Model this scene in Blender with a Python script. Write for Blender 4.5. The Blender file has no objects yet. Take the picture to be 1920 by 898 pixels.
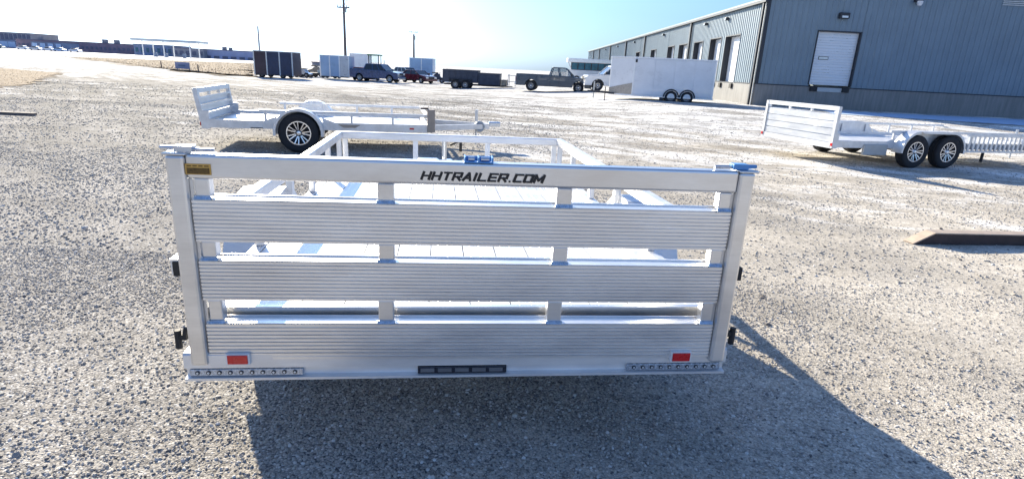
import bpy, math, random
import numpy as np
from mathutils import Vector, Matrix
random.seed(7); rng = np.random.default_rng(11)
sc = bpy.context.scene
COL = sc.collection
R = math.radians

# ------------------------------------------------------------------ camera
CAM_H = 1.58; F = 1060.0; PITCH = R(16.73); ROLL = 0.05
_f = Vector((0, math.cos(PITCH), -math.sin(PITCH))); _r0 = Vector((1, 0, 0)); _u0 = _r0.cross(_f)
_r = _r0*math.cos(ROLL) + _u0*math.sin(ROLL); _u = _u0*math.cos(ROLL) - _r0*math.sin(ROLL)
cd = bpy.data.cameras.new("camera"); cam = bpy.data.objects.new("camera", cd); COL.objects.link(cam)
cd.sensor_width = 36; cd.lens = 36*F/1920; cd.clip_start = 0.05; cd.clip_end = 6000
cam.matrix_world = Matrix(((_r.x, _u.x, -_f.x, 0), (_r.y, _u.y, -_f.y, 0), (_r.z, _u.z, -_f.z, CAM_H), (0, 0, 0, 1)))
sc.camera = cam

# ------------------------------------------------------------------ world, sun, exposure
SUN_EL = R(22.5); SUN_AZ = R(-31)          # azimuth from +Y, negative = to the left
w = bpy.data.worlds.new("World"); sc.world = w; w.use_nodes = True
wn = w.node_tree.nodes; wl = w.node_tree.links
sky = wn.new("ShaderNodeTexSky"); sky.sky_type = 'NISHITA'; sky.sun_disc = False
sky.sun_elevation = SUN_EL; sky.sun_rotation = SUN_AZ
sky.air_density = 1.2; sky.dust_density = 1.5; sky.ozone_density = 5.0
hs = wn.new("ShaderNodeMix"); hs.data_type = 'RGBA'; hs.blend_type = 'MULTIPLY'; hs.inputs[0].default_value = 1.0; hs.inputs[7].default_value = (0.64, 0.93, 1.40, 1)
hv = wn.new("ShaderNodeHueSaturation"); hv.inputs["Saturation"].default_value = 0.6; wl.new(sky.outputs[0], hv.inputs["Color"])
wl.new(hv.outputs[0], hs.inputs[6]); wl.new(hs.outputs[2], wn["Background"].inputs[0]); wn["Background"].inputs[1].default_value = 0.065
sd = bpy.data.lights.new("sun", 'SUN'); sun = bpy.data.objects.new("sun", sd); COL.objects.link(sun)
sd.energy = 5.0; sd.angle = R(0.5); sd.color = (1.0, 0.89, 0.70)
tosun = Vector((math.sin(SUN_AZ)*math.cos(SUN_EL), math.cos(SUN_AZ)*math.cos(SUN_EL), math.sin(SUN_EL)))
sun.rotation_euler = tosun.to_track_quat('Z', 'Y').to_euler()
sc.view_settings.view_transform = 'Standard'; sc.view_settings.look = 'None'
sc.view_settings.exposure = 1.28; sc.view_settings.gamma = 1.0
sc.render.engine = 'CYCLES'

# ------------------------------------------------------------------ terrain
def S(t):
    t = min(1.0, max(0.0, t)); return t*t*(3-2*t)
def gz(x, y):
    return 0.30*S((x-1.5)/6)*S((y-15)/12)*S((170-y)/60) - 0.5*S((y-22)/35)*S((3.5-x)/12)
def ray(px, py):
    return _r*((px-960)/F) - _u*((py-449)/F) + _f
def at(px, py, dz=0.0):
    """ground point seen in the photograph at (px, py)"""
    d = ray(px, py); z = 0.0
    for _ in range(40):
        t = (z+dz-CAM_H)/d.z; p = d*t; z = gz(p.x, p.y)
    return Vector((p.x, p.y, z))

# ------------------------------------------------------------------ materials
def newmat(name):
    m = bpy.data.materials.new(name); m.use_nodes = True
    nt = m.node_tree; b = nt.nodes["Principled BSDF"]; return m, nt, b
def noise(nt, scale, detail=4, rough=0.55, vec=None, dist=0.0):
    n = nt.nodes.new("ShaderNodeTexNoise"); n.inputs["Scale"].default_value = scale
    n.inputs["Detail"].default_value = detail; n.inputs["Roughness"].default_value = rough; n.inputs["Distortion"].default_value = dist
    if vec is not None: nt.links.new(vec, n.inputs["Vector"])
    return n.outputs["Fac"]
def coord(nt, kind="Object", scale=(1, 1, 1), rot=(0, 0, 0)):
    t = nt.nodes.new("ShaderNodeTexCoord"); mp = nt.nodes.new("ShaderNodeMapping")
    mp.inputs["Scale"].default_value = scale; mp.inputs["Rotation"].default_value = rot
    nt.links.new(t.outputs[kind], mp.inputs["Vector"]); return mp.outputs[0]
def coord_along(nt, ang, scale):
    """object coordinates turned by ang, then scaled"""
    t = nt.nodes.new("ShaderNodeTexCoord"); a = nt.nodes.new("ShaderNodeMapping"); b_ = nt.nodes.new("ShaderNodeMapping")
    a.inputs["Rotation"].default_value = (0, 0, ang); b_.inputs["Scale"].default_value = scale
    nt.links.new(t.outputs["Object"], a.inputs["Vector"]); nt.links.new(a.outputs[0], b_.inputs["Vector"]); return b_.outputs[0]
def ramp(nt, fac, stops):
    r = nt.nodes.new("ShaderNodeValToRGB"); e = r.color_ramp.elements
    while len(e) < len(stops): e.new(0.5)
    for i, (p, c) in enumerate(stops):
        e[i].position = p; e[i].color = (c[0], c[1], c[2], 1) if hasattr(c, '__len__') else (c, c, c, 1)
    nt.links.new(fac, r.inputs[0]); return r.outputs[0]
def mix(nt, fac, a, b, mode='MIX'):
    m = nt.nodes.new("ShaderNodeMix"); m.data_type = 'RGBA'; m.blend_type = mode
    for s, v in ((0, fac), (6, a), (7, b)):
        if hasattr(v, 'is_linked') or hasattr(v, 'links'): nt.links.new(v, m.inputs[s])
        elif s == 0: m.inputs[0].default_value = v
        else: m.inputs[s].default_value = (*v, 1)
    return m.outputs[2]
def bump(nt, b, h, strength=0.3, dist=0.01):
    n = nt.nodes.new("ShaderNodeBump"); n.inputs["Strength"].default_value = strength; n.inputs["Distance"].default_value = dist
    nt.links.new(h, n.inputs["Height"]); nt.links.new(n.outputs[0], b.inputs["Normal"])
def simple(name, col, rough=0.5, metal=0.0, var=0.12, scale=6.0, coat=0.0, bmp=0.0):
    m, nt, b = newmat(name)
    n = noise(nt, scale, 5, 0.6, coord(nt))
    lo = tuple(c*(1-var) for c in col); hi = tuple(min(1, c*(1+var)) for c in col)
    nt.links.new(ramp(nt, n, [(0.3, lo), (0.7, hi)]), b.inputs["Base Color"])
    rr = ramp(nt, n, [(0.3, max(0, rough-0.06)), (0.75, min(1, rough+0.1))]); nt.links.new(rr, b.inputs["Roughness"])
    b.inputs["Metallic"].default_value = metal; b.inputs["Coat Weight"].default_value = coat
    if bmp: bump(nt, b, noise(nt, scale*12, 3, 0.6, coord(nt)), bmp, 0.004)
    return m
def alu(name, col, rough, stretch=(1, 60, 60), metal=1.0, var=0.06):
    """milled aluminium: fine grain lines along local X, faint smudges"""
    m, nt, b = newmat(name)
    g = noise(nt, 9, 3, 0.7, coord(nt, scale=stretch)); s = noise(nt, 2.3, 5, 0.65, coord(nt, scale=(0.7, 2.5, 2.5)))
    c1 = ramp(nt, g, [(0.3, tuple(c*(1-var) for c in col)), (0.7, col)])
    c2 = ramp(nt, s, [(0.35, (0.80, 0.805, 0.82)), (0.62, (1, 1, 1))])
    nt.links.new(mix(nt, 1.0, c1, c2, 'MULTIPLY'), b.inputs["Base Color"])
    nt.links.new(ramp(nt, s, [(0.3, rough-0.05), (0.75, rough+0.08)]), b.inputs["Roughness"])
    b.inputs["Metallic"].default_value = metal
    return m
def glass(name, col=(0.55, 0.6, 0.62), alpha=0.35):
    m, nt, b = newmat(name)
    b.inputs["Base Color"].default_value = (*col, 1); b.inputs["Roughness"].default_value = 0.05
    b.inputs["Alpha"].default_value = alpha; return m

M = {}
M['alu'] = alu("mill_aluminium", (0.84, 0.835, 0.825), 0.32, metal=0.85)
M['alu_deck'] = alu("deck_aluminium", (0.86, 0.865, 0.87), 0.42, (60, 1, 60), metal=0.55)
M['alu_far'] = alu("painted_aluminium", (0.80, 0.805, 0.81), 0.42, metal=0.6)
M['alu_plank'] = alu("plank_aluminium", (0.90, 0.895, 0.89), 0.35, (0.5, 5, 5), metal=0.85, var=0.03)
M['weld'] = simple("weld_bead", (0.42, 0.55, 0.72), 0.35, 0.9, 0.25, 60, bmp=0.5)  # blue tint puts the reflected sky into the weld colour
M['zinc'] = simple("zinc_steel", (0.62, 0.66, 0.72), 0.3, 0.95, 0.12, 20)
M['blue'] = simple("sky_tinted_steel", (0.10, 0.30, 0.62), 0.4, 0.0, 0.15, 30)  # base colour carries the sky's blue reflection on the steel latches
M['black'] = simple("black_rubber", (0.018, 0.018, 0.02), 0.65, 0, 0.3, 20, bmp=0.2)
M['tyre'] = simple("tyre_rubber", (0.022, 0.022, 0.025), 0.8, 0, 0.35, 14, bmp=0.3)
M['rim_dark'] = simple("black_gloss_rim", (0.012, 0.012, 0.014), 0.25, 0.2, 0.2, 10)
M['rim'] = simple("machined_rim", (0.82, 0.83, 0.85), 0.25, 0.9, 0.06, 20)
M['steel_rim'] = simple("grey_steel_rim", (0.16, 0.17, 0.19), 0.5, 0.4, 0.2, 12)
M['red'] = simple("red_reflector", (0.62, 0.008, 0.012), 0.28, 0, 0.08, 50, coat=0.5)
M['whitepl'] = simple("white_plastic", (0.8, 0.8, 0.8), 0.4, 0, 0.04, 10)
M['ink'] = simple("black_lettering", (0.012, 0.012, 0.015), 0.4)
M['led'] = simple("light_bar_lens", (0.48, 0.52, 0.58), 0.25, 0.4, 0.25, 90)
M['led_dark'] = simple("dark_lens", (0.03, 0.032, 0.045), 0.2, 0, 0.5, 70)
M['gold'] = simple("gold_label", (0.58, 0.36, 0.10), 0.35, 0.4, 0.15, 60)
M['goldk'] = simple("dark_label_print", (0.14, 0.08, 0.02), 0.4, 0.2, 0.4, 120)
M['tan'] = simple("tan_plastic", (0.42, 0.34, 0.27), 0.5, 0, 0.1, 10)
M['brown_steel'] = simple("weathered_steel", (0.055, 0.036, 0.034), 0.65, 0.1, 0.4, 5, bmp=0.3)
M['cutwood'] = simple("cut_timber", (0.46, 0.36, 0.28), 0.8, 0, 0.15, 12, bmp=0.3)
M['trailer_white'] = simple("white_trailer_skin", (0.76, 0.78, 0.81), 0.3, 0, 0.09, 1.0, coat=0.3)
M['trailer_trim'] = simple("white_trim", (0.84, 0.85, 0.86), 0.35, 0.3, 0.05, 4)
M['diamond'] = simple("tread_plate", (0.42, 0.38, 0.34), 0.4, 0.7, 0.25, 14)
M['charcoal'] = simple("charcoal_steel", (0.045, 0.055, 0.085), 0.5, 0.1, 0.3, 3)
M['darkblue'] = simple("dark_blue_panel", (0.02, 0.035, 0.085), 0.35, 0, 0.25, 2)
M['maroonblk'] = simple("dark_maroon_panel", (0.04, 0.025, 0.04), 0.35, 0, 0.25, 2)
M['truck_slate'] = simple("slate_truck_paint", (0.045, 0.07, 0.105), 0.3, 0.3, 0.12, 2, coat=0.6)
M['truck_blue'] = simple("blue_truck_paint", (0.03, 0.075, 0.19), 0.25, 0.3, 0.12, 2, coat=0.8)
M['truck_white'] = simple("white_truck_paint", (0.74, 0.75, 0.77), 0.3, 0, 0.05, 2, coat=0.6)
M['car_maroon'] = simple("maroon_car_paint", (0.10, 0.012, 0.025), 0.25, 0.2, 0.12, 2, coat=0.8)
M['car_red'] = simple("red_car_paint", (0.42, 0.03, 0.04), 0.3, 0.1, 0.12, 2, coat=0.6)
M['silver'] = simple("silver_car_paint", (0.5, 0.53, 0.58), 0.3, 0.6, 0.08, 2, coat=0.6)
M['green'] = simple("green_machine_paint", (0.03, 0.16, 0.06), 0.4, 0, 0.2, 3)
M['chrome'] = simple("chrome", (0.75, 0.76, 0.78), 0.15, 1.0, 0.05, 8)
M['lamp_glass'] = simple("lamp_glass", (0.7, 0.72, 0.72), 0.15, 0.2, 0.06, 20)
M['glass'] = glass("vehicle_glass", (0.25, 0.32, 0.36), 0.28)
M['glass_dark'] = simple("dark_glass", (0.02, 0.03, 0.045), 0.08, 0.0, 0.2, 3)
M['teal'] = simple("teal_glass", (0.02, 0.12, 0.17), 0.2, 0.0, 0.35, 1.5)
M['wood_pole'] = simple("weathered_pole", (0.16, 0.13, 0.12), 0.8, 0, 0.3, 5)
M['galv'] = simple("galvanised", (0.45, 0.47, 0.48), 0.5, 0.5, 0.1, 5)
M['bl_brown'] = simple("mauve_brick", (0.24, 0.18, 0.22), 0.85, 0, 0.2, 0.4)  # distant building colours from here on are lightened to stand for haze
M['bl_blue'] = simple("blue_cladding", (0.16, 0.22, 0.34), 0.6, 0, 0.2, 0.4)
M['bl_lav'] = simple("lavender_cladding", (0.34, 0.36, 0.50), 0.7, 0, 0.12, 0.4)
M['bl_grey'] = simple("grey_cladding", (0.30, 0.29, 0.31), 0.8, 0, 0.15, 0.4)
M['bl_dark'] = simple("dark_roof", (0.14, 0.14, 0.19), 0.8, 0, 0.2, 1)
M['bl_pane'] = simple("pale_blue_pane", (0.34, 0.48, 0.66), 0.3, 0, 0.1, 1)
M['canopy'] = simple("canopy_fascia", (0.55, 0.60, 0.60), 0.6, 0, 0.08, 0.6)
M['scrap'] = simple("mixed_machinery_paint", (0.33, 0.27, 0.20), 0.6, 0, 0.35, 4)
M['door_white'] = simple("white_dock_door", (0.72, 0.76, 0.80), 0.45, 0, 0.04, 1.5)
M['trim_dark'] = simple("dark_trim", (0.03, 0.035, 0.045), 0.5, 0.1, 0.2, 3)
M['trim_pale'] = simple("pale_trim", (0.62, 0.64, 0.64), 0.5, 0.1, 0.08, 3)
def mk_wall(name, c, streak=0.10):
    m, nt, b = newmat(name)
    n1 = noise(nt, 0.5, 5, 0.6, coord(nt)); n2 = noise(nt, 2.0, 4, 0.6, coord(nt, scale=(4, 4, 0.35)))
    c1 = ramp(nt, n1, [(0.3, tuple(x*0.9 for x in c)), (0.7, tuple(x*1.08 for x in c))])
    c2 = ramp(nt, n2, [(0.3, 1-streak), (0.65, 1.0)])
    nt.links.new(mix(nt, 1.0, c1, c2, 'MULTIPLY'), b.inputs["Base Color"]); b.inputs["Roughness"].default_value = 0.5
    return m
M['wall'] = mk_wall("blue_grey_ribbed_steel", (0.20, 0.27, 0.325))
M['conc'] = mk_wall("foundation_concrete", (0.25, 0.245, 0.235), 0.28)

# gravel ground: speckled stones near, pale packed dust and salt streaks, all by object coordinates
def ground_material():
    m, nt, b = newmat("gravel_yard")
    c = coord(nt)
    v1 = nt.nodes.new("ShaderNodeTexVoronoi"); v1.inputs["Scale"].default_value = 105; nt.links.new(c, v1.inputs["Vector"])
    v2 = nt.nodes.new("ShaderNodeTexVoronoi"); v2.inputs["Scale"].default_value = 24; nt.links.new(c, v2.inputs["Vector"])
    sep = nt.nodes.new("ShaderNodeSeparateColor"); nt.links.new(v1.outputs["Color"], sep.inputs[0])
    stone = ramp(nt, sep.outputs[0], [(0.0, (0.14, 0.135, 0.14)), (0.20, (0.35, 0.335, 0.315)), (0.55, (0.49, 0.46, 0.415)), (0.85, (0.58, 0.54, 0.48)), (1.0, (0.80, 0.78, 0.75))])
    gaps = ramp(nt, v1.outputs["Distance"], [(0.0, 1.0), (0.55, 0.88), (0.9, 0.42)])
    st = mix(nt, 1.0, stone, gaps, 'MULTIPLY')
    # packed fines
    fine = ramp(nt, noise(nt, 30, 6, 0.7, c), [(0.3, (0.54, 0.48, 0.39)), (0.7, (0.80, 0.73, 0.61))])
    pm = nt.nodes.new("ShaderNodeMath"); pm.operation = 'ADD'
    big = noise(nt, 0.35, 6, 0.65, coord(nt, scale=(0.55, 1.0, 1), rot=(0, 0, 0.35)), 0.6); med = noise(nt, 3.5, 5, 0.7, c)
    sx = nt.nodes.new("ShaderNodeSeparateXYZ"); nt.links.new(c, sx.inputs[0])
    # more packed dust towards +X and farther out
    mr = nt.nodes.new("ShaderNodeMapRange"); nt.links.new(sx.outputs[0], mr.inputs[0])
    for i, v in ((1, -3), (2, 5), (3, -0.18), (4, 0.24)): mr.inputs[i].default_value = v
    ml = nt.nodes.new("ShaderNodeMath"); ml.operation = 'MULTIPLY_ADD'; nt.links.new(med, ml.inputs[0]); ml.inputs[1].default_value = 0.45; nt.links.new(mr.outputs[0], ml.inputs[2])
    nt.links.new(big, pm.inputs[0]); nt.links.new(ml.outputs[0], pm.inputs[1])
    packed = ramp(nt, pm.outputs[0], [(0.60, 0.0), (0.95, 0.6)])
    base = mix(nt, packed, st, fine)
    # wheel tracks worn across the yard
    tr1 = noise(nt, 1.0, 6, 0.62, coord_along(nt, R(52), (0.09, 1.35, 1)), 0.35); tr2 = noise(nt, 1.0, 6, 0.62, coord_along(nt, R(12), (0.10, 1.0, 1)), 0.5)
    ta = nt.nodes.new("ShaderNodeMath"); ta.operation = 'MULTIPLY_ADD'; nt.links.new(tr1, ta.inputs[0]); ta.inputs[1].default_value = 0.55
    tb = nt.nodes.new("ShaderNodeMath"); tb.operation = 'MULTIPLY'; nt.links.new(tr2, tb.inputs[0]); tb.inputs[1].default_value = 0.45; nt.links.new(tb.outputs[0], ta.inputs[2])
    tracks = ramp(nt, ta.outputs[0], [(0.38, 0.84), (0.50, 1.0), (0.60, 1.18)])
    # salty / snowy streaks, whiter farther out; low-sun glare is put into them too
    my = nt.nodes.new("ShaderNodeMapRange"); nt.links.new(sx.outputs[1], my.inputs[0])
    for i, v in ((1, 3), (2, 14), (3, -0.21), (4, -0.075)): my.inputs[i].default_value = v
    mf = nt.nodes.new("ShaderNodeMapRange"); nt.links.new(sx.outputs[1], mf.inputs[0])
    for i, v in ((1, 14), (2, 75), (3, 0.0), (4, 0.24)): mf.inputs[i].default_value = v
    mz = nt.nodes.new("ShaderNodeMath"); mz.operation = 'ADD'; nt.links.new(my.outputs[0], mz.inputs[0]); nt.links.new(mf.outputs[0], mz.inputs[1])
    sn = noise(nt, 0.30, 10, 0.80, coord(nt, scale=(0.45, 1.0, 1), rot=(0, 0, -0.3)), 1.2)
    sn2 = noise(nt, 1.3, 8, 0.8, coord(nt, scale=(0.4, 1.0, 1), rot=(0, 0, -0.45)), 0.8)
    sa = nt.nodes.new("ShaderNodeMath"); sa.operation = 'MULTIPLY_ADD'; nt.links.new(sn2, sa.inputs[0]); sa.inputs[1].default_value = 0.5
    sb = nt.nodes.new("ShaderNodeMath"); sb.operation = 'MULTIPLY'; nt.links.new(sn, sb.inputs[0]); sb.inputs[1].default_value = 0.5; nt.links.new(sb.outputs[0], sa.inputs[2])
    mx = nt.nodes.new("ShaderNodeMapRange"); nt.links.new(sx.outputs[0], mx.inputs[0])
    for i, v in ((1, -12), (2, 6), (3, -0.07), (4, 0.06)): mx.inputs[i].default_value = v
    ad = nt.nodes.new("ShaderNodeMath"); ad.operation = 'ADD'; nt.links.new(sa.outputs[0], ad.inputs[0]); nt.links.new(mz.outputs[0], ad.inputs[1])
    ad2 = nt.nodes.new("ShaderNodeMath"); ad2.operation = 'MULTIPLY_ADD'; nt.links.new(mx.outputs[0], ad2.inputs[0]); ad2.inputs[1].default_value = 1.0; nt.links.new(ad.outputs[0], ad2.inputs[2])
    tk = nt.nodes.new("ShaderNodeMath"); tk.operation = 'MULTIPLY_ADD'; nt.links.new(ta.outputs[0], tk.inputs[0]); tk.inputs[1].default_value = 0.5; tk.inputs[2].default_value = -0.25
    ad3 = nt.nodes.new("ShaderNodeMath"); ad3.operation = 'ADD'; nt.links.new(ad2.outputs[0], ad3.inputs[0]); nt.links.new(tk.outputs[0], ad3.inputs[1])
    snowy = ramp(nt, ad3.outputs[0], [(0.42, 0.0), (0.48, 0.5), (0.55, 0.97)])
    base = mix(nt, snowy, base, (0.84, 0.83, 0.81))
    base = mix(nt, 1.0, base, tracks, 'MULTIPLY')
    # darker damp patches
    dk = ramp(nt, noise(nt, 0.8, 6, 0.7, coord(nt, scale=(0.6, 1.2, 1)), 0.5), [(0.36, 0.84), (0.52, 1.0)])
    base = mix(nt, 1.0, base, dk, 'MULTIPLY')
    # speckle of single stones that goes on into the distance, coarser farther out
    sp1 = ramp(nt, noise(nt, 28, 3, 0.75, c), [(0.36, 0.50), (0.50, 1.0), (0.66, 1.12)])
    sp2 = ramp(nt, noise(nt, 5.5, 8, 0.85, coord(nt, scale=(0.7, 1, 1), rot=(0, 0, 0.2))), [(0.38, 0.42), (0.50, 0.95), (0.62, 1.2)])
    sp3 = ramp(nt, noise(nt, 0.55, 12, 0.86, coord(nt, scale=(0.7, 1, 1), rot=(0, 0, -0.3)), 0.3), [(0.43, 0.48), (0.50, 0.72), (0.57, 1.2)])
    nf = nt.nodes.new("ShaderNodeMapRange"); nt.links.new(sx.outputs[1], nf.inputs[0])
    for i, v in ((1, 5), (2, 16), (3, 0.25), (4, 1.0)): nf.inputs[i].default_value = v
    base = mix(nt, nf.outputs[0], base, mix(nt, 1.0, base, sp2, 'MULTIPLY'))
    n3 = nt.nodes.new("ShaderNodeMapRange"); nt.links.new(sx.outputs[1], n3.inputs[0])
    for i, v in ((1, 6), (2, 26), (3, 0.1), (4, 1.0)): n3.inputs[i].default_value = v
    base = mix(nt, n3.outputs[0], base, mix(nt, 1.0, base, sp3, 'MULTIPLY'))
    base = mix(nt, 0.6, base, mix(nt, 1.0, base, sp1, 'MULTIPLY'))
    nt.links.new(base, b.inputs["Base Color"]); b.inputs["Roughness"].default_value = 0.95; b.inputs["Specular IOR Level"].default_value = 0.05
    h1 = ramp(nt, v1.outputs["Distance"], [(0.0, 1.0), (0.9, 0.0)]); h2 = ramp(nt, v2.outputs["Distance"], [(0.0, 1.0), (0.9, 0.0)])
    hh = mix(nt, 0.4, h1, h2)
    n = nt.nodes.new("ShaderNodeBump"); n.inputs["Distance"].default_value = 0.010; nt.links.new(hh, n.inputs["Height"])
    st_ = nt.nodes.new("ShaderNodeMapRange"); nt.links.new(packed, st_.inputs[0])
    for i, v in ((1, 0), (2, 0.8), (3, 0.5), (4, 0.15)): st_.inputs[i].default_value = v
    nt.links.new(st_.outputs[0], n.inputs["Strength"]); nt.links.new(n.outputs[0], b.inputs["Normal"])
    return m
M['ground'] = ground_material()
def stone_material():
    m, nt, b = newmat("gravel_stones")
    oi = nt.nodes.new("ShaderNodeObjectInfo")
    c = ramp(nt, oi.outputs["Random"], [(0.0, (0.11, 0.105, 0.11)), (0.12, (0.33, 0.31, 0.29)), (0.5, (0.47, 0.44, 0.39)), (0.8, (0.48, 0.43, 0.37)), (1.0, (0.70, 0.68, 0.65))])
    n = ramp(nt, noise(nt, 3, 3, 0.6, coord(nt)), [(0.3, 0.8), (0.7, 1.1)])
    nt.links.new(mix(nt, 1.0, c, n, 'MULTIPLY'), b.inputs["Base Color"]); b.inputs["Roughness"].default_value = 0.75; b.inputs["Specular IOR Level"].default_value = 0.25
    return m
M['stone'] = stone_material()
def grass_material():
    m, nt, b = newmat("dry_grass")
    n = noise(nt, 1.2, 7, 0.7, coord(nt))
    nt.links.new(ramp(nt, n, [(0.3, (0.24, 0.19, 0.14)), (0.55, (0.36, 0.29, 0.21)), (0.75, (0.50, 0.42, 0.32))]), b.inputs["Base Color"])
    b.inputs["Roughness"].default_value = 0.95; b.inputs["Specular IOR Level"].default_value = 0.05; bump(nt, b, n, 0.6, 0.08); return m
M['grass'] = grass_material()
M['snow'] = simple("snow", (0.42, 0.56, 0.76), 0.7, 0, 0.06, 2.5, bmp=0.4)  # blue of the building's shade is put into the snow's colour
M['road'] = simple("salted_road", (0.80, 0.80, 0.80), 0.8, 0, 0.05, 0.2)

# ------------------------------------------------------------------ mesh builder
class MB:
    def __init__(s): s.v = []; s.f = []
    def add(s, vs, fs):
        o = len(s.v); s.v += [tuple(v) for v in vs]; s.f += [tuple(i+o for i in f) for f in fs]; return s
    def box(s, x0, x1, y0, y1, z0, z1):
        return s.add([(x, y, z) for z in (z0, z1) for y in (y0, y1) for x in (x0, x1)],
                     [(0, 2, 3, 1), (4, 5, 7, 6), (0, 1, 5, 4), (2, 6, 7, 3), (0, 4, 6, 2), (1, 3, 7, 5)])
    def bar(s, a, b, w, h, up=(0, 0, 1)):
        a = Vector(a); b = Vector(b); d = (b-a).normalized(); up = Vector(up)
        x = d.cross(up)
        if x.length < 1e-4: x = d.cross(Vector((0, 1, 0)))
        x.normalize(); z = x.cross(d)
        P = []
        for p in (a, b):
            for sx, sz in ((-1, -1), (1, -1), (1, 1), (-1, 1)): P.append(p + x*(sx*w/2) + z*(sz*h/2))
        return s.add(P, [(3, 2, 1, 0), (4, 5, 6, 7), (0, 1, 5, 4), (1, 2, 6, 5), (2, 3, 7, 6), (3, 0, 4, 7)])
    def cyl(s, a, b, r, n=12, r2=None):
        a = Vector(a); b = Vector(b); d = (b-a).normalized(); r2 = r if r2 is None else r2
        x = d.orthogonal().normalized(); y = d.cross(x); P = []
        for p, rr in ((a, r), (b, r2)):
            for i in range(n):
                t = 2*math.pi*i/n; P.append(p + x*(math.cos(t)*rr) + y*(math.sin(t)*rr))
        F = [(i, (i+1) % n, n+(i+1) % n, n+i) for i in range(n)] + [tuple(range(n-1, -1, -1)), tuple(range(n, 2*n))]
        return s.add(P, F)
    def prism(s, prof, axis, a, b):
        """profile (list of 2D pts) extruded along axis 'x' (pts=(y,z)), 'y' (pts=(x,z)) or 'z'"""
        n = len(prof)
        def P(p, t): return (t, p[0], p[1]) if axis == 'x' else (p[0], t, p[1]) if axis == 'y' else (p[0], p[1], t)
        vs = [P(p, a) for p in prof] + [P(p, b) for p in prof]
        return s.add(vs, [(i, (i+1) % n, n+(i+1) % n, n+i) for i in range(n)] + [tuple(range(n-1, -1, -1)), tuple(range(n, 2*n))])
    def strip(s, prof, axis, a, b):
        n = len(prof)
        def P(p, t): return (t, p[0], p[1]) if axis == 'x' else (p[0], t, p[1]) if axis == 'y' else (p[0], p[1], t)
        return s.add([P(p, a) for p in prof] + [P(p, b) for p in prof], [(i, i+1, n+i+1, n+i) for i in range(n-1)])
    def lathe(s, prof, c, n=32, axis='x'):
        """profile (r, t) revolved about axis through c"""
        c = Vector(c); k = len(prof); P = []
        for i in range(n):
            a = 2*math.pi*i/n; ca, sa = math.cos(a), math.sin(a)
            for r, t in prof:
                P.append(c + (Vector((t, r*ca, r*sa)) if axis == 'x' else Vector((r*ca, t, r*sa)) if axis == 'y' else Vector((r*ca, r*sa, t))))
        F = [(i*k+j, i*k+j+1, ((i+1) % n)*k+j+1, ((i+1) % n)*k+j) for i in range(n) for j in range(k-1)]
        return s.add(P, F)
    def mesh(s, name, mat, smooth=False):
        me = bpy.data.meshes.new(name); me.from_pydata(s.v, [], s.f); me.materials.append(mat); me.validate()
        import bmesh
        bm = bmesh.new(); bm.from_mesh(me); bmesh.ops.recalc_face_normals(bm, faces=bm.faces); bm.to_mesh(me); bm.free()
        if smooth:
            for p in me.polygons: p.use_smooth = True
        return me
    def build(s, name, mat, parent=None, bevel=0.0, smooth=False):
        o = bpy.data.objects.new(name, s.mesh(name, mat, smooth)); COL.objects.link(o)
        if parent: o.parent = parent
        if bevel:
            md = o.modifiers.new("bevel", 'BEVEL'); md.width = bevel; md.segments = 2; md.limit_method = 'ANGLE'; md.angle_limit = R(40)
        if smooth:
            md = o.modifiers.new("edge", 'EDGE_SPLIT'); md.split_angle = R(35)
        return o
def tag(o, label=None, cat=None, group=None, kind=None):
    if label: o["label"] = label
    if cat: o["category"] = cat
    if group: o["group"] = group
    if kind: o["kind"] = kind
    return o
def thing(name, label, cat, loc=(0, 0, 0), rz=0, group=None):
    o = bpy.data.objects.new(name, None); COL.objects.link(o); o.location = loc; o.rotation_euler = (0, 0, rz)
    o.empty_display_size = 0.2
    return tag(o, label, cat, group)
def share(name, me, parent, loc=(0, 0, 0), rot=(0, 0, 0)):
    o = bpy.data.objects.new(name, me); COL.objects.link(o); o.parent = parent; o.location = loc; o.rotation_euler = rot; return o

# ------------------------------------------------------------------ ground, road, grass, snow
def axis_pts(a, b, dense0, dense1, step, grow):
    p = list(np.arange(dense0, dense1+1e-6, step)); s = step; x = dense1
    while x < b: s *= grow; x += s; p.append(x)
    s = step; x = dense0; q = []
    while x > a: s *= grow; x -= s; q.append(x)
    return q[::-1] + p
xs = axis_pts(-2500, 2500, -6, 7, 0.12, 1.09); ys = axis_pts(-600, 3000, -1, 9, 0.12, 1.08)
def relief(x, y):
    k = 1.0/(1+max(0, y-6)*0.25)
    v = math.sin(x*2.1+y*1.3)*math.sin(y*1.7-x*0.6)*0.5 + math.sin(x*5.3+1.7*y+0.5)*math.sin(4.1*y-x*1.9)*0.35 + math.sin(x*11.3-y*7.1)*math.sin(y*9.7+x*4.0)*0.2
    return (v-0.3)*0.010*k
gv = [(x, y, gz(x, y) + (relief(x, y) if abs(x) < 25 and -5 < y < 40 else 0)) for y in ys for x in xs]
nx = len(xs); gf = [(j*nx+i, j*nx+i+1, (j+1)*nx+i+1, (j+1)*nx+i) for j in range(len(ys)-1) for i in range(nx-1)]
g = MB(); g.v = gv; g.f = gf; g.build("gravel_ground", M['ground'], smooth=False)["kind"] = "structure"
for p in bpy.data.objects["gravel_ground"].data.polygons: p.use_smooth = True

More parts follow.
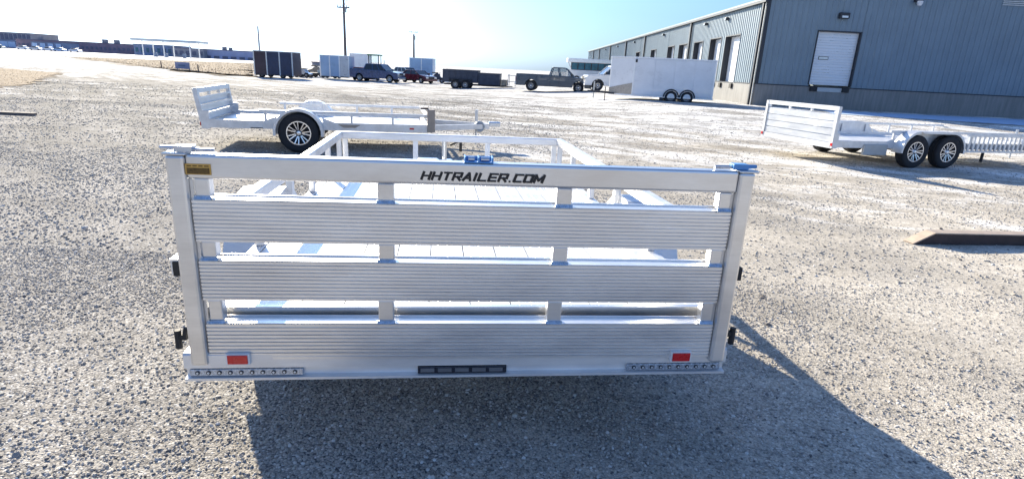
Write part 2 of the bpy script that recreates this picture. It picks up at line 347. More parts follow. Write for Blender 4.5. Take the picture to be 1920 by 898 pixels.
def sheet(name, pts, mat, dz, n=24):
    """quad outline (near-left, near-right, far-right, far-left) draped on the terrain"""
    a, b, c, d = [Vector(p) for p in pts]; m = MB(); vs = []
    for j in range(n+1):
        for i in range(n+1):
            u = i/n; v = j/n
            wob = 0 if j in () else 0.0
            p = (a*(1-u)+b*u)*(1-v) + (d*(1-u)+c*u)*v
            if j == 0 or j == n or i == 0 or i == n:
                k = 0.10*(c-b).length/ max(1, n/6)
                p = p + Vector((math.sin(i*1.7+j*2.3)*k, math.sin(i*2.9+j*0.7)*k*0.6, 0))
            vs.append((p.x, p.y, gz(p.x, p.y)+dz))
    m.add(vs, [(j*(n+1)+i, j*(n+1)+i+1, (j+1)*(n+1)+i+1, (j+1)*(n+1)+i) for j in range(n) for i in range(n)])
    return m.build(name, mat)
o = sheet("road", [at(-150, 88), at(482, 118.5), at(475, 114), at(-150, 81)], M['road'], 0.012, 12); o["kind"] = "structure"
def grass(pts, n, h, seedv):
    r = random.Random(seedv); o = sheet("grass", pts, M['grass'], 0.02); o["kind"] = "stuff"
    a, b, c, d = [Vector(p) for p in pts]; m = MB(); vs = []; fs = []
    for k in range(n):
        u, v = r.random(), r.random(); p = (a*(1-u)+b*u)*(1-v) + (d*(1-u)+c*u)*v
        z = gz(p.x, p.y); ww = r.uniform(.04, .10)*h*4; hh = h*r.uniform(.5, 1.4); t = r.uniform(0, 6.28); dx, dy = math.cos(t)*ww, math.sin(t)*ww
        q = len(vs); vs += [(p.x-dx, p.y-dy, z), (p.x+dx, p.y+dy, z), (p.x+dx*.3+r.uniform(-.1, .1), p.y+dy*.3, z+hh)]; fs.append((q, q+1, q+2))
    m.add(vs, fs); t = m.build("grass", M['grass']); t["kind"] = "stuff"
grass([at(330, 133), at(482, 146), at(482, 120), at(120, 107)], 7000, 0.12, 3)
grass([at(-120, 178), at(60, 156), at(115, 138), at(-120, 116)], 2500, 0.05, 5)
# snow left lying in the shade of the building
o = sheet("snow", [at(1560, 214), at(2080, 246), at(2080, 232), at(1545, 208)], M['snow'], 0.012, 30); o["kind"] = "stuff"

# loose stones: one icosphere instanced on scattered points (gravel nobody could count)
def gravel():
    pts = []; sc_ = []
    def scatter(n, y0, y1, smin, smax, pw, k=1.08, off=0.9):
        y = np.sqrt(rng.uniform(y0*y0, y1*y1, n)); x = rng.uniform(-1, 1, n)*(y*k+off); s = smin + (smax-smin)*rng.random(n)**pw
        for a, b_, c_ in zip(x, y, s):
            if a > 1.6+0.5*math.sin(b_*2.1) and rng.random() < 0.55: continue
            if math.sin(a*0.9+b_*1.7+2)*math.sin(b_*0.8-a*1.3) > 0.45 and rng.random() < 0.6: continue
            pts.append((a, b_, gz(a, b_)+relief(a, b_)+c_*0.12)); sc_.append(c_)
    scatter(100000, 1.0, 4.4, 0.0035, 0.0100, 2.3)
    scatter(80000, 4.4, 9.5, 0.005, 0.015, 2.6)
    scatter(600, 1.0, 8.0, 0.012, 0.024, 2.0)
    scatter(40000, 9.5, 18, 0.009, 0.020, 2.8); scatter(22000, 17, 30, 0.012, 0.024, 2.5)
    me = bpy.data.meshes.new("gravel"); me.from_pydata(pts, [], [])
    at_ = me.attributes.new("size", 'FLOAT', 'POINT'); at_.data.foreach_set("value", sc_)
    o = bpy.data.objects.new("loose_gravel", me); COL.objects.link(o); o["kind"] = "stuff"
    ng = bpy.data.node_groups.new("scatter_stones", 'GeometryNodeTree')
    ng.interface.new_socket("Geometry", in_out='INPUT', socket_type='NodeSocketGeometry'); ng.interface.new_socket("Geometry", in_out='OUTPUT', socket_type='NodeSocketGeometry')
    N = ng.nodes; L = ng.links; gi = N.new("NodeGroupInput"); go = N.new("NodeGroupOutput")
    ico = N.new("GeometryNodeMeshIcoSphere"); ico.inputs["Radius"].default_value = 1; ico.inputs["Subdivisions"].default_value = 1
    ip = N.new("GeometryNodeInstanceOnPoints"); na = N.new("GeometryNodeInputNamedAttribute"); na.data_type = 'FLOAT'; na.inputs[0].default_value = "size"
    rv = N.new("FunctionNodeRandomValue"); rv.data_type = 'FLOAT_VECTOR'; rv.inputs[0].default_value = (0, 0, 0); rv.inputs[1].default_value = (0.7, 0.7, 6.28)
    rs = N.new("FunctionNodeRandomValue"); rs.data_type = 'FLOAT_VECTOR'; rs.inputs[0].default_value = (0.7, 0.7, 0.4); rs.inputs[1].default_value = (1.5, 1.2, 0.8); rs.inputs["Seed"].default_value = 5
    mu = N.new("ShaderNodeVectorMath"); mu.operation = 'SCALE'; sm = N.new("GeometryNodeSetMaterial"); sm.inputs["Material"].default_value = M['stone']
    L.new(rs.outputs[0], mu.inputs[0]); L.new(na.outputs[0], mu.inputs["Scale"])
    L.new(gi.outputs[0], ip.inputs["Points"]); L.new(ico.outputs["Mesh"], sm.inputs[0]); L.new(sm.outputs[0], ip.inputs["Instance"])
    L.new(rv.outputs[0], ip.inputs["Rotation"]); L.new(mu.outputs[0], ip.inputs["Scale"]); L.new(ip.outputs[0], go.inputs[0])
    md = o.modifiers.new("scatter", 'NODES'); md.node_group = ng
gravel()

# ------------------------------------------------------------------ warehouse
def warehouse():
    t = thing("warehouse", "long blue grey ribbed metal warehouse with concrete base and dock doors on the right", "building", (13.07, 32.7, 0.0), R(-0.5))
    # local: x = along the front wall (right), y = along the side wall (away)
    ZF, ZE, LS, LF = 1.45, 5.75, 90.0, 42.0
    def ribbed(u0, u1, zt0, zt1, z0):   # profile along u of (u, offset)
        pr = []; u = math.floor(u0/0.3048)*0.3048
        ks = [u0]
        while u < u1:
            for q, off in ((0, 0), (0.03, 0.032), (0.075, 0.032), (0.105, 0)):
                if u0 < u+q < u1: pr.append((u+q, off))
            u += 0.3048
        if not pr or pr[0][0] > u0: pr = [(u0, pr[0][1] if False else 0)] + pr
        pr.append((u1, 0)); return pr
    def panels(side, L, doors, top):
        us = [k*0.9144 for k in range(int(L/0.9144)+1)]
        cache = {}
        for a in us:
            b = min(L, a+0.9144); cuts = sorted({a, b} | {d for dd in doors for d in dd[:2] if a < d < b})
            m = MB()
            for c0, c1 in zip(cuts, cuts[1:]):
                mid = (c0+c1)/2; zb = ZF
                for d in doors:
                    if d[0] < mid < d[1]: zb = d[3]
                for (p, q), (p2, q2) in zip(ribbed(c0, c1, 0, 0, 0), ribbed(c0, c1, 0, 0, 0)[1:]):
                    if side == 'front': vs = [(p, -q, zb), (p2, -q2, zb), (p2, -q2, top(p2)), (p, -q, top(p))]
                    else: vs = [(-q, p, zb), (-q2, p2, zb), (-q2, p2, top(p2)), (-q, p, top(p))]
                    m.add(vs, [(0, 1, 2, 3)])
            m.build("wall_panel", M['wall'], t)
    gable = lambda u: ZE + (u if u < 21 else 42-u)*0.083
    fd = [(2.9, 5.22, 1.55, 4.33)]
    sdr = [(3.45, 6.0, 1.45, 4.2), (6.9, 9.15, 1.45, 4.2), (10.9, 13.1, 1.45, 4.15), (15.1, 17.5, 1.45, 4.15), (19.2, 21.4, 1.45, 4.15), (26.2, 28.6, 1.45, 4.1), (34.5, 36.8, 1.45, 4.1)]
    panels('front', LF, fd, gable); panels('side', LS, sdr, lambda u: ZE)
    m = MB().box(-0.02, LF, -0.02, 0.3, -0.3, ZF-0.02); 
    m2 = MB().box(-0.021, 0.30, 0.301, LS, -0.3, ZF-0.021)
    m.build("foundation", M['conc'], t); m2.build("foundation", M['conc'], t)
    MB().box(-0.05, LF, -0.05, 0.02, ZF-0.018, ZF+0.03).build("base_flashing", M['trim_dark'], t)
    MB().box(-0.052, 0.02, 0.022, LS, ZF-0.018, ZF+0.03).build("base_flashing", M['trim_dark'], t)
    # roof
    m = MB().add([(-0.25, -0.1, ZE+0.02), (21, -0.1, ZE+1.78), (42, -0.1, ZE+0.02), (-0.25, LS, ZE+0.02), (21, LS, ZE+1.78), (42, LS, ZE+0.02),
                  (-0.25, -0.1, ZE+0.12), (21, -0.1, ZE+1.88), (42, -0.1, ZE+0.12), (-0.25, LS, ZE+0.12), (21, LS, ZE+1.88), (42, LS, ZE+0.12)],
                 [(0, 1, 4, 3), (1, 2, 5, 4), (6, 9, 10, 7), (7, 10, 11, 8), (0, 3, 9, 6), (0, 6, 7, 1), (1, 7, 8, 2), (3, 4, 10, 9), (4, 5, 11, 10)])
    m.build("roof", M['wall'], t)
    MB().box(-0.24, -0.06, -0.12, LS, ZE-0.10, ZE+0.015).build("gutter", M['trim_dark'], t)
    MB().box(LF-0.1, LF, 0.3, LS, -0.3, ZE).build("rear_wall", M['wall'], t); MB().box(0.3, LF-0.1, LS-0.1, LS, -0.3, ZE).build("rear_wall", M['wall'], t)
    # corner trims and downspouts
    MB().box(-0.06, 0.10, -0.06, 0.10, ZF+0.03, ZE).build("corner_trim", M['trim_dark'], t)
    MB().box(-0.13, -0.09, 0.05, 0.09, 0.25, ZE-0.1).build("downspout", M['trim_pale'], t)
    MB().box(-0.20, -0.09, 0.20, 0.34, 0.25, ZE-0.1).build("downspout", M['trim_dark'], t)
    for u in (14.1, 31.8, 43.8, 57.8, 71.0, 80.0):
        MB().box(-0.19, -0.05, u, u+0.22, 0.25, ZE-0.1).build("downspout", M['trim_dark'], t)
    def door(front, u0, u1, z0, z1, depth, detail):
        def B(m, a, b, d0, d1, zz0, zz1):
            return m.box(a, b, d0, d1, zz0, zz1) if front else m.box(d0, d1, a, b, zz0, zz1)
        m = MB(); B(m, u0, u1, depth, depth+0.05, z0, z1)
        o = m.build("dock_door", M['door_white'], t)
        n = 5 if detail else 4; hp = (z1-z0)/n
        for k in range(n):
            m = MB(); B(m, u0+0.02, u1-0.02, depth-0.02, depth-0.002, z0+k*hp+0.012, z0+(k+1)*hp-0.012); m.build("door_section", M['door_white'], o, bevel=0.006)
            if detail:
                for j in range(3):
                    m = MB(); B(m, u0+0.08, u1-0.08, depth-0.03, depth-0.021, z0+k*hp+0.1+j*0.15, z0+k*hp+0.13+j*0.15)
                    m.build("rib", M['silver'], o)
        # jambs and head
        fr = MB(); B(fr, u0-0.06, u0, -0.045, depth, z0, z1+0.06); B(fr, u1, u1+0.06, -0.045, depth, z0, z1+0.06); B(fr, u0, u1, -0.045, depth, z1, z1+0.06)
        fr.build("door_frame", M['trim_dark'], t)
        for a in (u0+0.08, u1-0.42):
            m = MB(); B(m, a, a+0.38, -0.13, -0.025, z0-0.34, z0-0.06); m.build("dock_bumper", M['black'], t, bevel=0.015)
        return o
    d = door(True, 2.9, 5.16, 1.55, 4.32, 0.16, True)
    MB().box(3.22, 3.76, 0.125, 0.1385, 2.88, 3.06).build("window_frame", M['trim_dark'], d)
    MB().box(3.25, 3.73, 0.118, 0.1245, 2.91, 3.03).build("window_pane", M['lamp_glass'], d)
    for (u0, u1, z0, z1) in sdr: door(False, u0, u1, z0, z1, 0.35, False)
    # stepped apron below the front door
    MB().box(3.4, 4.9, -0.06, -0.022, 1.2, 1.42).build("dock_plate", M['galv'], t)
    # wall lamps
    def lampf(u, z, s=1.0, white=False):
        b = MB().box(u-0.26*s, u+0.26*s, -0.26*s, -0.035, z-0.15*s, z+0.15*s).build("wall_lamp", M['whitepl'] if white else M['trim_dark'], t, bevel=0.03)
        MB().box(u-0.16*s, u+0.16*s, -0.275*s, -0.262*s, z-0.11*s, z-0.01*s).build("lens", M['lamp_glass'], b)
    lampf(4.02, 5.14)
    b = MB().box(7.55, 7.95, -0.2, -0.035, 5.98, 6.2).build("camera_housing", M['trim_dark'], t, bevel=0.02)
    MB().lathe([(0.001, -0.16), (0.10, -0.12), (0.14, 0.0), (0.14, 0.1), (0.001, 0.1)], (7.74, -0.28, 5.92), 16, 'z').build("dome", M['whitepl'], b, smooth=True)
    for u in (5.9, 10.3, 23.2, 37.9, 50.6, 63.0):
        b = MB().box(-0.25, -0.035, u, u+0.30, 5.20, 5.38).build("wall_lamp", M['trim_dark'], t, bevel=0.03)
        MB().box(-0.263, -0.252, u+0.05, u+0.25, 5.22, 5.30).build("lens", M['lamp_glass'], b)
    for k in range(5):
        MB().box(12.2, 13.6, -0.07, -0.04, 6.05+k*0.09, 6.09+k*0.09).build("louvre", M['trim_pale'], t)
warehouse()

# ------------------------------------------------------------------ wheels
WM = {}
def wheel_meshes(r, wd, kind):
    key = (r, wd, kind)
    if key in WM: return WM[key]
    rr = r*0.60
    t = MB().lathe([(rr, -wd*0.42), (r*0.80, -wd/2), (r*0.94, -wd*0.48), (r, -wd*0.36), (r, -wd*0.12), (r*0.985, -wd*0.10), (r*0.985, -wd*0.06), (r, -wd*0.04), (r, wd*0.04), (r*0.985, wd*0.06), (r*0.985, wd*0.10), (r, wd*0.12), (r, wd*0.36), (r*0.94, wd*0.48), (r*0.80, wd/2), (rr, wd*0.42)], (0, 0, 0), 40)
    tm = t.mesh("wheel", M['tyre'], True)
    d = MB().lathe([(0.001, wd*0.20), (rr*0.9, wd*0.16), (rr*0.985, wd*0.40), (rr*1.0, wd*0.42), (rr*0.985, -wd*0.4), (0.001, -wd*0.4)], (0, 0, 0), 32)
    dm = d.mesh("rim", M['rim_dark'] if kind == 'alloy' else M['steel_rim'], True)
    s = MB()
    if kind == 'alloy':
        s.lathe([(rr*0.93, wd*0.43), (rr*1.01, wd*0.43), (rr*1.01, wd*0.41), (rr*0.93, wd*0.41), (rr*0.93, wd*0.43)], (0, 0, 0), 36)
        for k in range(7):
            for e in (-0.15, 0.15):
                a = 2*math.pi*k/7+e; a2 = 2*math.pi*k/7+e*1.15
                s.bar((wd*0.30, rr*0.28*math.cos(a*1.0), rr*0.28*math.sin(a)), (wd*0.39, rr*0.94*math.cos(a2), rr*0.94*math.sin(a2)), rr*0.085, rr*0.06, (1, 0, 0))
        s.lathe([(0.001, wd*0.42), (rr*0.16, wd*0.40), (rr*0.24, wd*0.28), (rr*0.24, wd*0.2)], (0, 0, 0), 20)
        sm = s.mesh("spokes", M['rim'])
    else:
        s.lathe([(0.001, wd*0.34), (rr*0.22, wd*0.30), (rr*0.30, wd*0.2)], (0, 0, 0), 16)
        for k in range(8):
            a = 2*math.pi*k/8; s.cyl((wd*0.19, rr*0.66*math.cos(a), rr*0.66*math.sin(a)), (wd*0.235, rr*0.66*math.cos(a), rr*0.66*math.sin(a)), rr*0.09, 8)
        sm = s.mesh("hub", M['chrome'])
    WM[key] = (tm, dm, sm); return WM[key]
def wheel(parent, loc, r, wd, kind='alloy', flip=False):
    tm, dm, sm = wheel_meshes(r, wd, kind)
    o = share("wheel", tm, parent, loc, (0, 0, math.pi if flip else 0))
    for me in tm.materials: pass
    share("rim", dm, o); share(sm.name.split('.')[0], sm, o)
    for c in o.children: c.name = c.data.name.split('.')[0]
    return o

# ------------------------------------------------------------------ aluminium utility trailers
def plank_profile(zb, zt, yb, yf, n):
    """closed C-shaped ribbed profile in (y,z); yf is the ribbed face toward the rear (-y)"""
    pr = []; H = zt-zb; p = H/n; d = 0.0032
    for k in range(n):
        z = zb+k*p
        pr += [(yf, z), (yf, z+p*0.62), (yf+d*1.8, z+p*0.70), (yf+d*1.8, z+p*0.92)]
    pr += [(yf, zt), (yb-0.008, zt), (yb-0.008, zt+0.006), (yb, zt+0.006), (yb, zt-0.03), (yb-0.005, zt-0.03), (yb-0.005, zt-0.005), (yf+0.008, zt-0.005), (yf+0.008, zb+0.005), (yb, zb+0.005), (yb, zb)]
    return pr
def tailgate(t, W, z0, z1, lean=0.0, near=True, y=0.0):
    """frame = the part; planks, uprights and fittings are its sub-parts. built at y=0 plane, hinged at z0"""
    A = M['alu'] if near else M['alu_far']; bv = 0.006 if near else 0
    P = bpy.data.objects.new("tailgate", MB().box(-W, W, -0.028, 0.032, z1-0.085, z1).mesh("tailgate", A)); COL.objects.link(P); P.parent = t
    if bv: md = P.modifiers.new("bevel", 'BEVEL'); md.width = 0.010; md.segments = 3
    P.location = (0, y, z0); P.rotation_euler = (lean, 0, 0)
    for o in (P,):
        for v in o.data.vertices: v.co.z -= z0
    H = z1-z0
    for s in (-1, 1):
        MB().box(min(s*W, s*(W+0.062)), max(s*W, s*(W+0.062)), -0.036, 0.036, 0, H-0.004).build("post", A, P, bevel=0.010 if near else 0)
        MB().box(min(s*(W-0.001), s*(W-0.012)), max(s*(W-0.001), s*(W-0.012)), -0.012, 0.034, 0.02, H-0.088).build("edge_channel", A, P)
    return P, H
def letters(P, x0, x1, zc, cap, y):
    """HHTRAILER.COM in wide slanted strokes"""
    G = {'H': [((0, 0), (0, 1)), ((1, 0), (1, 1)), ((0, .5), (1, .5))], 'T': [((0, 1), (1, 1)), ((.5, 0), (.5, 1))],
         'R': [((0, 0), (0, 1)), ((0, 1), (1, 1)), ((1, 1), (1, .45)), ((0, .45), (1, .45)), ((.5, .45), (1, 0))],
         'A': [((0, 0), (.55, 1)), ((.55, 1), (1, 0)), ((.2, .3), (.9, .3))], 'I': [((.5, 0), (.5, 1))], 'L': [((0, 1), (0, 0)), ((0, 0), (1, 0))],
         'E': [((0, 0), (0, 1)), ((0, 1), (1, 1)), ((0, .5), (.9, .5)), ((0, 0), (1, 0))], '.': [((.45, 0), (.55, 0))],
         'C': [((1, 1), (0, 1)), ((0, 1), (0, 0)), ((0, 0), (1, 0))], 'O': [((0, 0), (0, 1)), ((0, 1), (1, 1)), ((1, 1), (1, 0)), ((1, 0), (0, 0))],
         'M': [((0, 0), (0, 1)), ((0, 1), (.5, .25)), ((.5, .25), (1, 1)), ((1, 1), (1, 0))]}
    wd = {'I': .25, '.': .3, 'M': 1.15}; txt = "HHTRAILER.COM"; adv = [wd.get(c, 1.0) for c in txt]
    gap = 0.44; tot = sum(adv)+gap*(len(txt)-1); sc_ = (x1-x0)/tot; th = cap*0.23
    x = x0
    for c, a in zip(txt, adv):
        m = MB()
        for (p, q) in G[c]:
            X = lambda t: x+t[0]*a*sc_+(t[1]-.5)*cap*0.28
            Z = lambda t: zc-cap/2+th/2+t[1]*(cap-th)
            A_ = Vector((X(p), 0, Z(p))); B_ = Vector((X(q), 0, Z(q))); d = (B_-A_)
            d = d.normalized() if d.length > 0 else Vector((1, 0, 0)); A_ -= d*th*0.42; B_ += d*th*0.42
            n = Vector((-d.z, 0, d.x))*th/2*(0.85 if abs(d.x) > abs(d.z) else 1.25)
            m.add([(v.x, yy, v.z) for yy in (y, y-0.0012) for v in (A_-n, B_-n, B_+n, A_+n)], [(0, 1, 2, 3), (7, 6, 5, 4), (0, 4, 5, 1), (1, 5, 6, 2), (2, 6, 7, 3), (3, 7, 4, 0)])
            y -= 0.00011
        m.build("letter", M['ink'], P); x += (a+gap)*sc_

def fender(t, s, W, axles, r, z, mat, clear=0.075):
    """flat topped / round teardrop fender over the wheels on side s"""
    xi, xo = s*(W+0.03), s*(W+0.27); a, b = min(xi, xo), max(xi, xo); R0 = r+clear; n = 14; th = 0.012
    o1 = []; i1 = []
    ys_ = [axles[0]] if len(axles) == 1 else [axles[0], axles[-1]]
    pts = []
    if len(ys_) == 1:
        for k in range(n+1):
            q = math.pi*(1.04-1.08*k/n); pts.append((ys_[0]+R0*math.cos(q), z+R0*math.sin(q)))
        pts = [(pts[0][0]-0.16, pts[0][1]+0.02)] * 0 + pts
    else:
        for k in range(n+1):
            q = math.pi*(1.02-0.52*k/n); pts.append((ys_[0]+R0*math.cos(q), z+R0*math.sin(q)))
        for k in range(n+1):
            q = math.pi*(0.5-0.52*k/n); pts.append((ys_[1]+R0*math.cos(q), z+R0*math.sin(q)))
    m = MB()
    for (y0, z0), (y1, z1) in zip(pts, pts[1:]):
        m.add([(a, y0, z0), (b, y0, z0), (b, y1, z1), (a, y1, z1)], [(0, 1, 2, 3)])
    # outer skirt lip
    for (y0, z0), (y1, z1) in zip(pts, pts[1:]):
        c = ys_[0] if (y0+y1)/2 < sum(ys_)/len(ys_) else ys_[-1]
        def inn(yy, zz): return (c+(yy-c)*0.90, z+(zz-z)*0.90)
        p0 = inn(y0, z0); p1 = inn(y1, z1)
        m.add([(xo, y0, z0), (xo, y1, z1), (xo, *p1), (xo, *p0)], [(0, 1, 2, 3)])
        m.add([(xi, y0, z0), (xi, y1, z1), (xi, *p1), (xi, *p0)], [(0, 1, 2, 3)])
    xw = xi + s*0.004
    for (y0, z0), (y1, z1) in zip(pts, pts[1:]):
        m.add([(xw, y0, z0), (xw, y1, z1), (xw, y1, min(z1, 0.42)), (xw, y0, min(z0, 0.42))], [(0, 1, 2, 3)])
    o = m.build("fender", mat, t)
    md = o.modifiers.new("solid", 'SOLIDIFY'); md.thickness = 0.006; md.offset = 0
    return o
def tri_fill(t, s, W, axles, r, mat):
    """flat gusset behind each end of the fender, joined to the frame"""
    x = s*(W+0.034); c0 = axles[0]-r-0.08; c1 = axles[-1]+r+0.08; th = 0.008
    for c, d in ((c0, -1), (c1, 1)):
        m = MB().prism([(c, 0.42), (c+d*0.34, 0.42), (c+d*0.34, 0.46), (c-d*0.05, 0.60)], 'x', x-th, x+th)
        m.build("fender_gusset", mat, t)

def near_trailer():
    t = thing("utility_trailer", "large bare aluminium utility trailer in the foreground with its slatted tailgate upright", "trailer", (-0.145, 2.065, 0), R(7.1))
    A = M['alu']; W = 0.998
    P, H = tailgate(t, W, 0.445, 1.250); z0 = 0.445; P.rotation_euler.z = R(-0.6); P.location.y = -0.012
    # three ribbed planks
    for zb, zt, n in ((0.936, 1.093, 11), (0.710, 0.867, 11), (0.466, 0.618, 10)):
        o = MB().prism(plank_profile(zb-z0, zt-z0, 0.042, -0.022, n), 'x', -W+0.004, W-0.004).build("plank", M['alu_plank'], P)
    # uprights between bars, and weld fillets at their feet
    for k, x in enumerate((-0.955, -0.325, 0.332, 0.962)):
        wd = 0.024 if k in (0, 3) else 0.029
        for (a, b) in ((1.0995, 1.165), (0.8735, 0.936), (0.6245, 0.710)):
            xo = x + (-0.006 if b < 0.8 and k in (1, 2) else 0)
            MB().box(xo-wd, xo+wd, -0.018, 0.026, a-z0, b-z0).build("upright", A, P, bevel=0.004)
            m = MB()
            for j in range(5):
                u = xo-wd+wd*2*(j+.5)/5; m.lathe([(0.001, 0.009), (0.007, 0.006), (0.011, 0.0)], (u, -0.019, a-z0-0.0058), 8, 'z')
            m.box(xo-wd-0.004, xo+wd+0.004, -0.0235, -0.0185, a-z0-0.0105, a-z0+0.004)
            m.build("weld_bead", M['weld'], P)
    letters(P, -0.192, 0.245, 1.200-z0, 0.033, -0.0283)
    s = MB().box(-0.998, -0.914, -0.0305, -0.0285, 1.180-z0, 1.218-z0).build("label_plate", M['gold'], P)
    m = MB().box(-0.993, -0.919, -0.0312, -0.0306, 1.183-z0, 1.204-z0)
    for k in range(4): m.box(-0.992+k*0.019, -0.978+k*0.019, -0.0312, -0.0306, 1.2085-z0, 1.2125-z0)
    m.build("printed_lines", M['goldk'], P)
    # latch bracket at the middle and latches on the ends
    MB().box(-0.045, 0.060, -0.032, 0.030, H+0.001, H+0.005).box(-0.045, -0.039, -0.032, 0.03, H+0.005, H+0.021).box(0.004, 0.010, -0.032, 0.03, H+0.005, H+0.021).box(0.054, 0.060, -0.032, 0.03, H+0.005, H+0.021).box(-0.039, 0.054, 0.02, 0.03, H+0.005, H+0.018).build("clip_bracket", M['blue'], P, bevel=0.001)
    MB().cyl((-0.030, -0.01, H+0.012), (-0.008, -0.01, H+0.012), 0.008).cyl((0.016, -0.01, H+0.012), (0.046, -0.01, H+0.012), 0.008).build("clip_pin", M['zinc'], P)
    for s_ in (-1, 1):
        x = s_*1.03
        MB().box(x-0.036, x+0.040, -0.040, 0.042, H-0.004, H+0.004).build("cap_plate", M['alu'], P, bevel=0.003)
        MB().box(x-0.03-s_*0.025, x+0.03-s_*0.025, -0.02, 0.022, H+0.005, H+0.026).cyl((x-0.055, 0.0, H+0.016), (x+0.045, 0.0, H+0.016), 0.0075).build("gate_latch", M['blue'] if s_ > 0 else M['zinc'], P, bevel=0.002)
        MB().cyl((x-s_*0.055, 0.0, H+0.012), (x-s_*0.12, 0.004, H+0.010), 0.007).build("latch_rod", M['zinc'], P)
    # rear beam with recessed light bars
    bp = [(-0.030, 0.378), (-0.030, 0.388), (-0.006, 0.392), (-0.006, 0.424), (-0.026, 0.430), (-0.026, 0.484), (-0.018, 0.492), (0.045, 0.492), (0.045, 0.378)]
    MB().prism(bp, 'x', -1.09, 1.085).build("rear_beam", M['alu_deck'], t)
    for x0, x1 in ((-1.075, -0.655), (0.655, 1.065)):
        b = MB().box(x0, x1, -0.022, -0.0065, 0.394, 0.422).build("light_bar", M['led'], t, bevel=0.002)
        for k in range(10):
            u = x0+0.03+k*(x1-x0-0.06)/9
            MB().cyl((u, -0.0225, 0.409), (u, -0.0255, 0.409), 0.0085, 10).build("lamp", M['led_dark'], b)
            MB().cyl((u, -0.026, 0.409), (u, -0.0275, 0.409), 0.0045, 8).build("lamp_dot", M['lamp_glass'], b)
    b = MB().box(-0.211, 0.147, -0.024, -0.0065, 0.393, 0.423).build("light_bar", M['led_dark'], t, bevel=0.002)
    for k in range(5): MB().box(-0.20+k*0.069, -0.145+k*0.069, -0.0255, -0.0245, 0.400, 0.417).build("lamp", M['steel_rim'], b)
    for x0, x1 in ((-0.925, -0.851), (0.832, 0.908)):
        q = 0 if x0 > 0 else 0.017
        b = MB().box(x0-0.006, x1+0.006, -0.0555+q, -0.0265, 0.450, 0.495).build("reflector_base", M['whitepl'], t)
        MB().box(x0, x1, -0.060+q, -0.056+q, 0.454, 0.491).build("reflector", M['red'], b, bevel=0.002)
    # frame sides and rear corner stakes
    for s_ in (-1, 1):
        xm = 1.045*s_
        MB().box(min(xm-0.03, xm+0.03), max(xm-0.03, xm+0.03), 0.07, 3.42, 0.42, 0.650).build("side_frame", M['alu_deck'], t, bevel=0.004)
        MB().box(xm-0.03, xm+0.03, 0.06, 3.39, 0.888, 0.951).build("side_rail", M['alu_deck'], t, bevel=0.008)
        for y in (0.10, 0.85, 1.52, 2.14, 2.8, 3.36):
            MB().box(xm-0.02, xm+0.02, y-0.025, y+0.025, 0.651, 0.884).build("stake", M['alu_deck'], t, bevel=0.004)
        fender(t, s_, 1.03, [1.45], 0.33, 0.37, M['alu_far'], 0.12); tri_fill(t, s_, 1.03, [1.45], 0.33, M['alu_far'])
        wheel(t, (s_*1.19, 1.45, 0.33), 0.33, 0.20, 'alloy', s_ < 0)
        # latch handle knobs on the corner
        k = MB().box(min(s_*1.075, s_*1.11), max(s_*1.075, s_*1.11), -0.012, 0.012, 0.540, 0.562).cyl((s_*1.107, -0.004, 0.505), (s_*1.107, -0.004, 0.580), 0.0125, 10).cyl((s_*1.083, -0.004, 0.56), (s_*1.075, -0.004, 0.59), 0.009, 8)
        k.build("latch_handle", M['black'], t, bevel=0.002)
    # small marker box on the left fender, thin one on the right
    b = MB().box(-1.205, -1.10, 0.22, 0.30, 0.775, 0.785).box(-1.205, -1.10, 0.225, 0.30, 0.715, 0.7745).build("marker_bracket", M['alu_deck'], t)
    MB().box(-1.198, -1.105, 0.214, 0.2245, 0.715, 0.774).build("marker_lamp", M['black'], b)
    b = MB().box(1.09, 1.12, 0.05, 0.14, 0.80, 0.81).build("marker_bracket", M['black'], t)
    MB().box(1.090, 1.106, 0.0, 0.05, 0.79, 0.845).build("marker_lamp", M['black'], b)
    # cross members under the deck, deck planks lengthwise
    for k in range(8): MB().box(-1.01, 1.01, 0.12+k*0.45, 0.17+k*0.45, 0.50, 0.620).build("cross_member", M['alu'], t)
    MB().box(-1.012, 1.012, 0.058, 0.082, 0.44, 0.648).build("rear_sill", M['alu'], t)
    n = 12; w_ = 2.024/n
    for k in range(n):
        x = -1.012+k*w_
        MB().prism([(x+0.002, 0.621), (x+0.002, 0.645), (x+w_*0.2, 0.645), (x+w_*0.22, 0.6465), (x+w_*0.5, 0.645), (x+w_*0.52, 0.6465), (x+w_*0.8, 0.645), (x+w_-0.004, 0.645), (x+w_-0.004, 0.621)], 'y', 0.085, 3.36).build("deck_plank", M['alu_deck'], t)
    # front frame and headboard rail
    MB().box(-1.074, 1.074, 3.362, 3.42, 0.42, 0.640).build("front_frame", M['alu_deck'], t)
    MB().box(-1.074, 1.074, 3.392, 3.452, 0.885, 0.950).build("front_rail", M['alu_deck'], t, bevel=0.008)
    for x in (-1.0, -0.345, 0.345, 1.0): MB().box(x-0.024, x+0.024, 3.421, 3.45, 0.50, 0.884).build("front_stake", M['alu_deck'], t, bevel=0.004)
    # tongue, jack, coupler
    MB().bar((-0.75, 3.42, 0.42), (-0.03, 4.62, 0.42), 0.06, 0.10).bar((0.75, 3.42, 0.42), (0.03, 4.62, 0.42), 0.06, 0.10).build("tongue", M['alu'], t)
    MB().box(-0.05, 0.05, 4.60, 4.86, 0.40, 0.50).build("coupler", M['zinc'], t, bevel=0.02)
    j = MB().cyl((-0.06, 4.30, 0.18), (-0.06, 4.30, 0.80), 0.028).cyl((-0.06, 4.30, 0.03), (-0.06, 4.30, 0.18), 0.02).box(-0.16, 0.04, 4.22, 4.38, 0.0, 0.03).build("jack", M['zinc'], t)
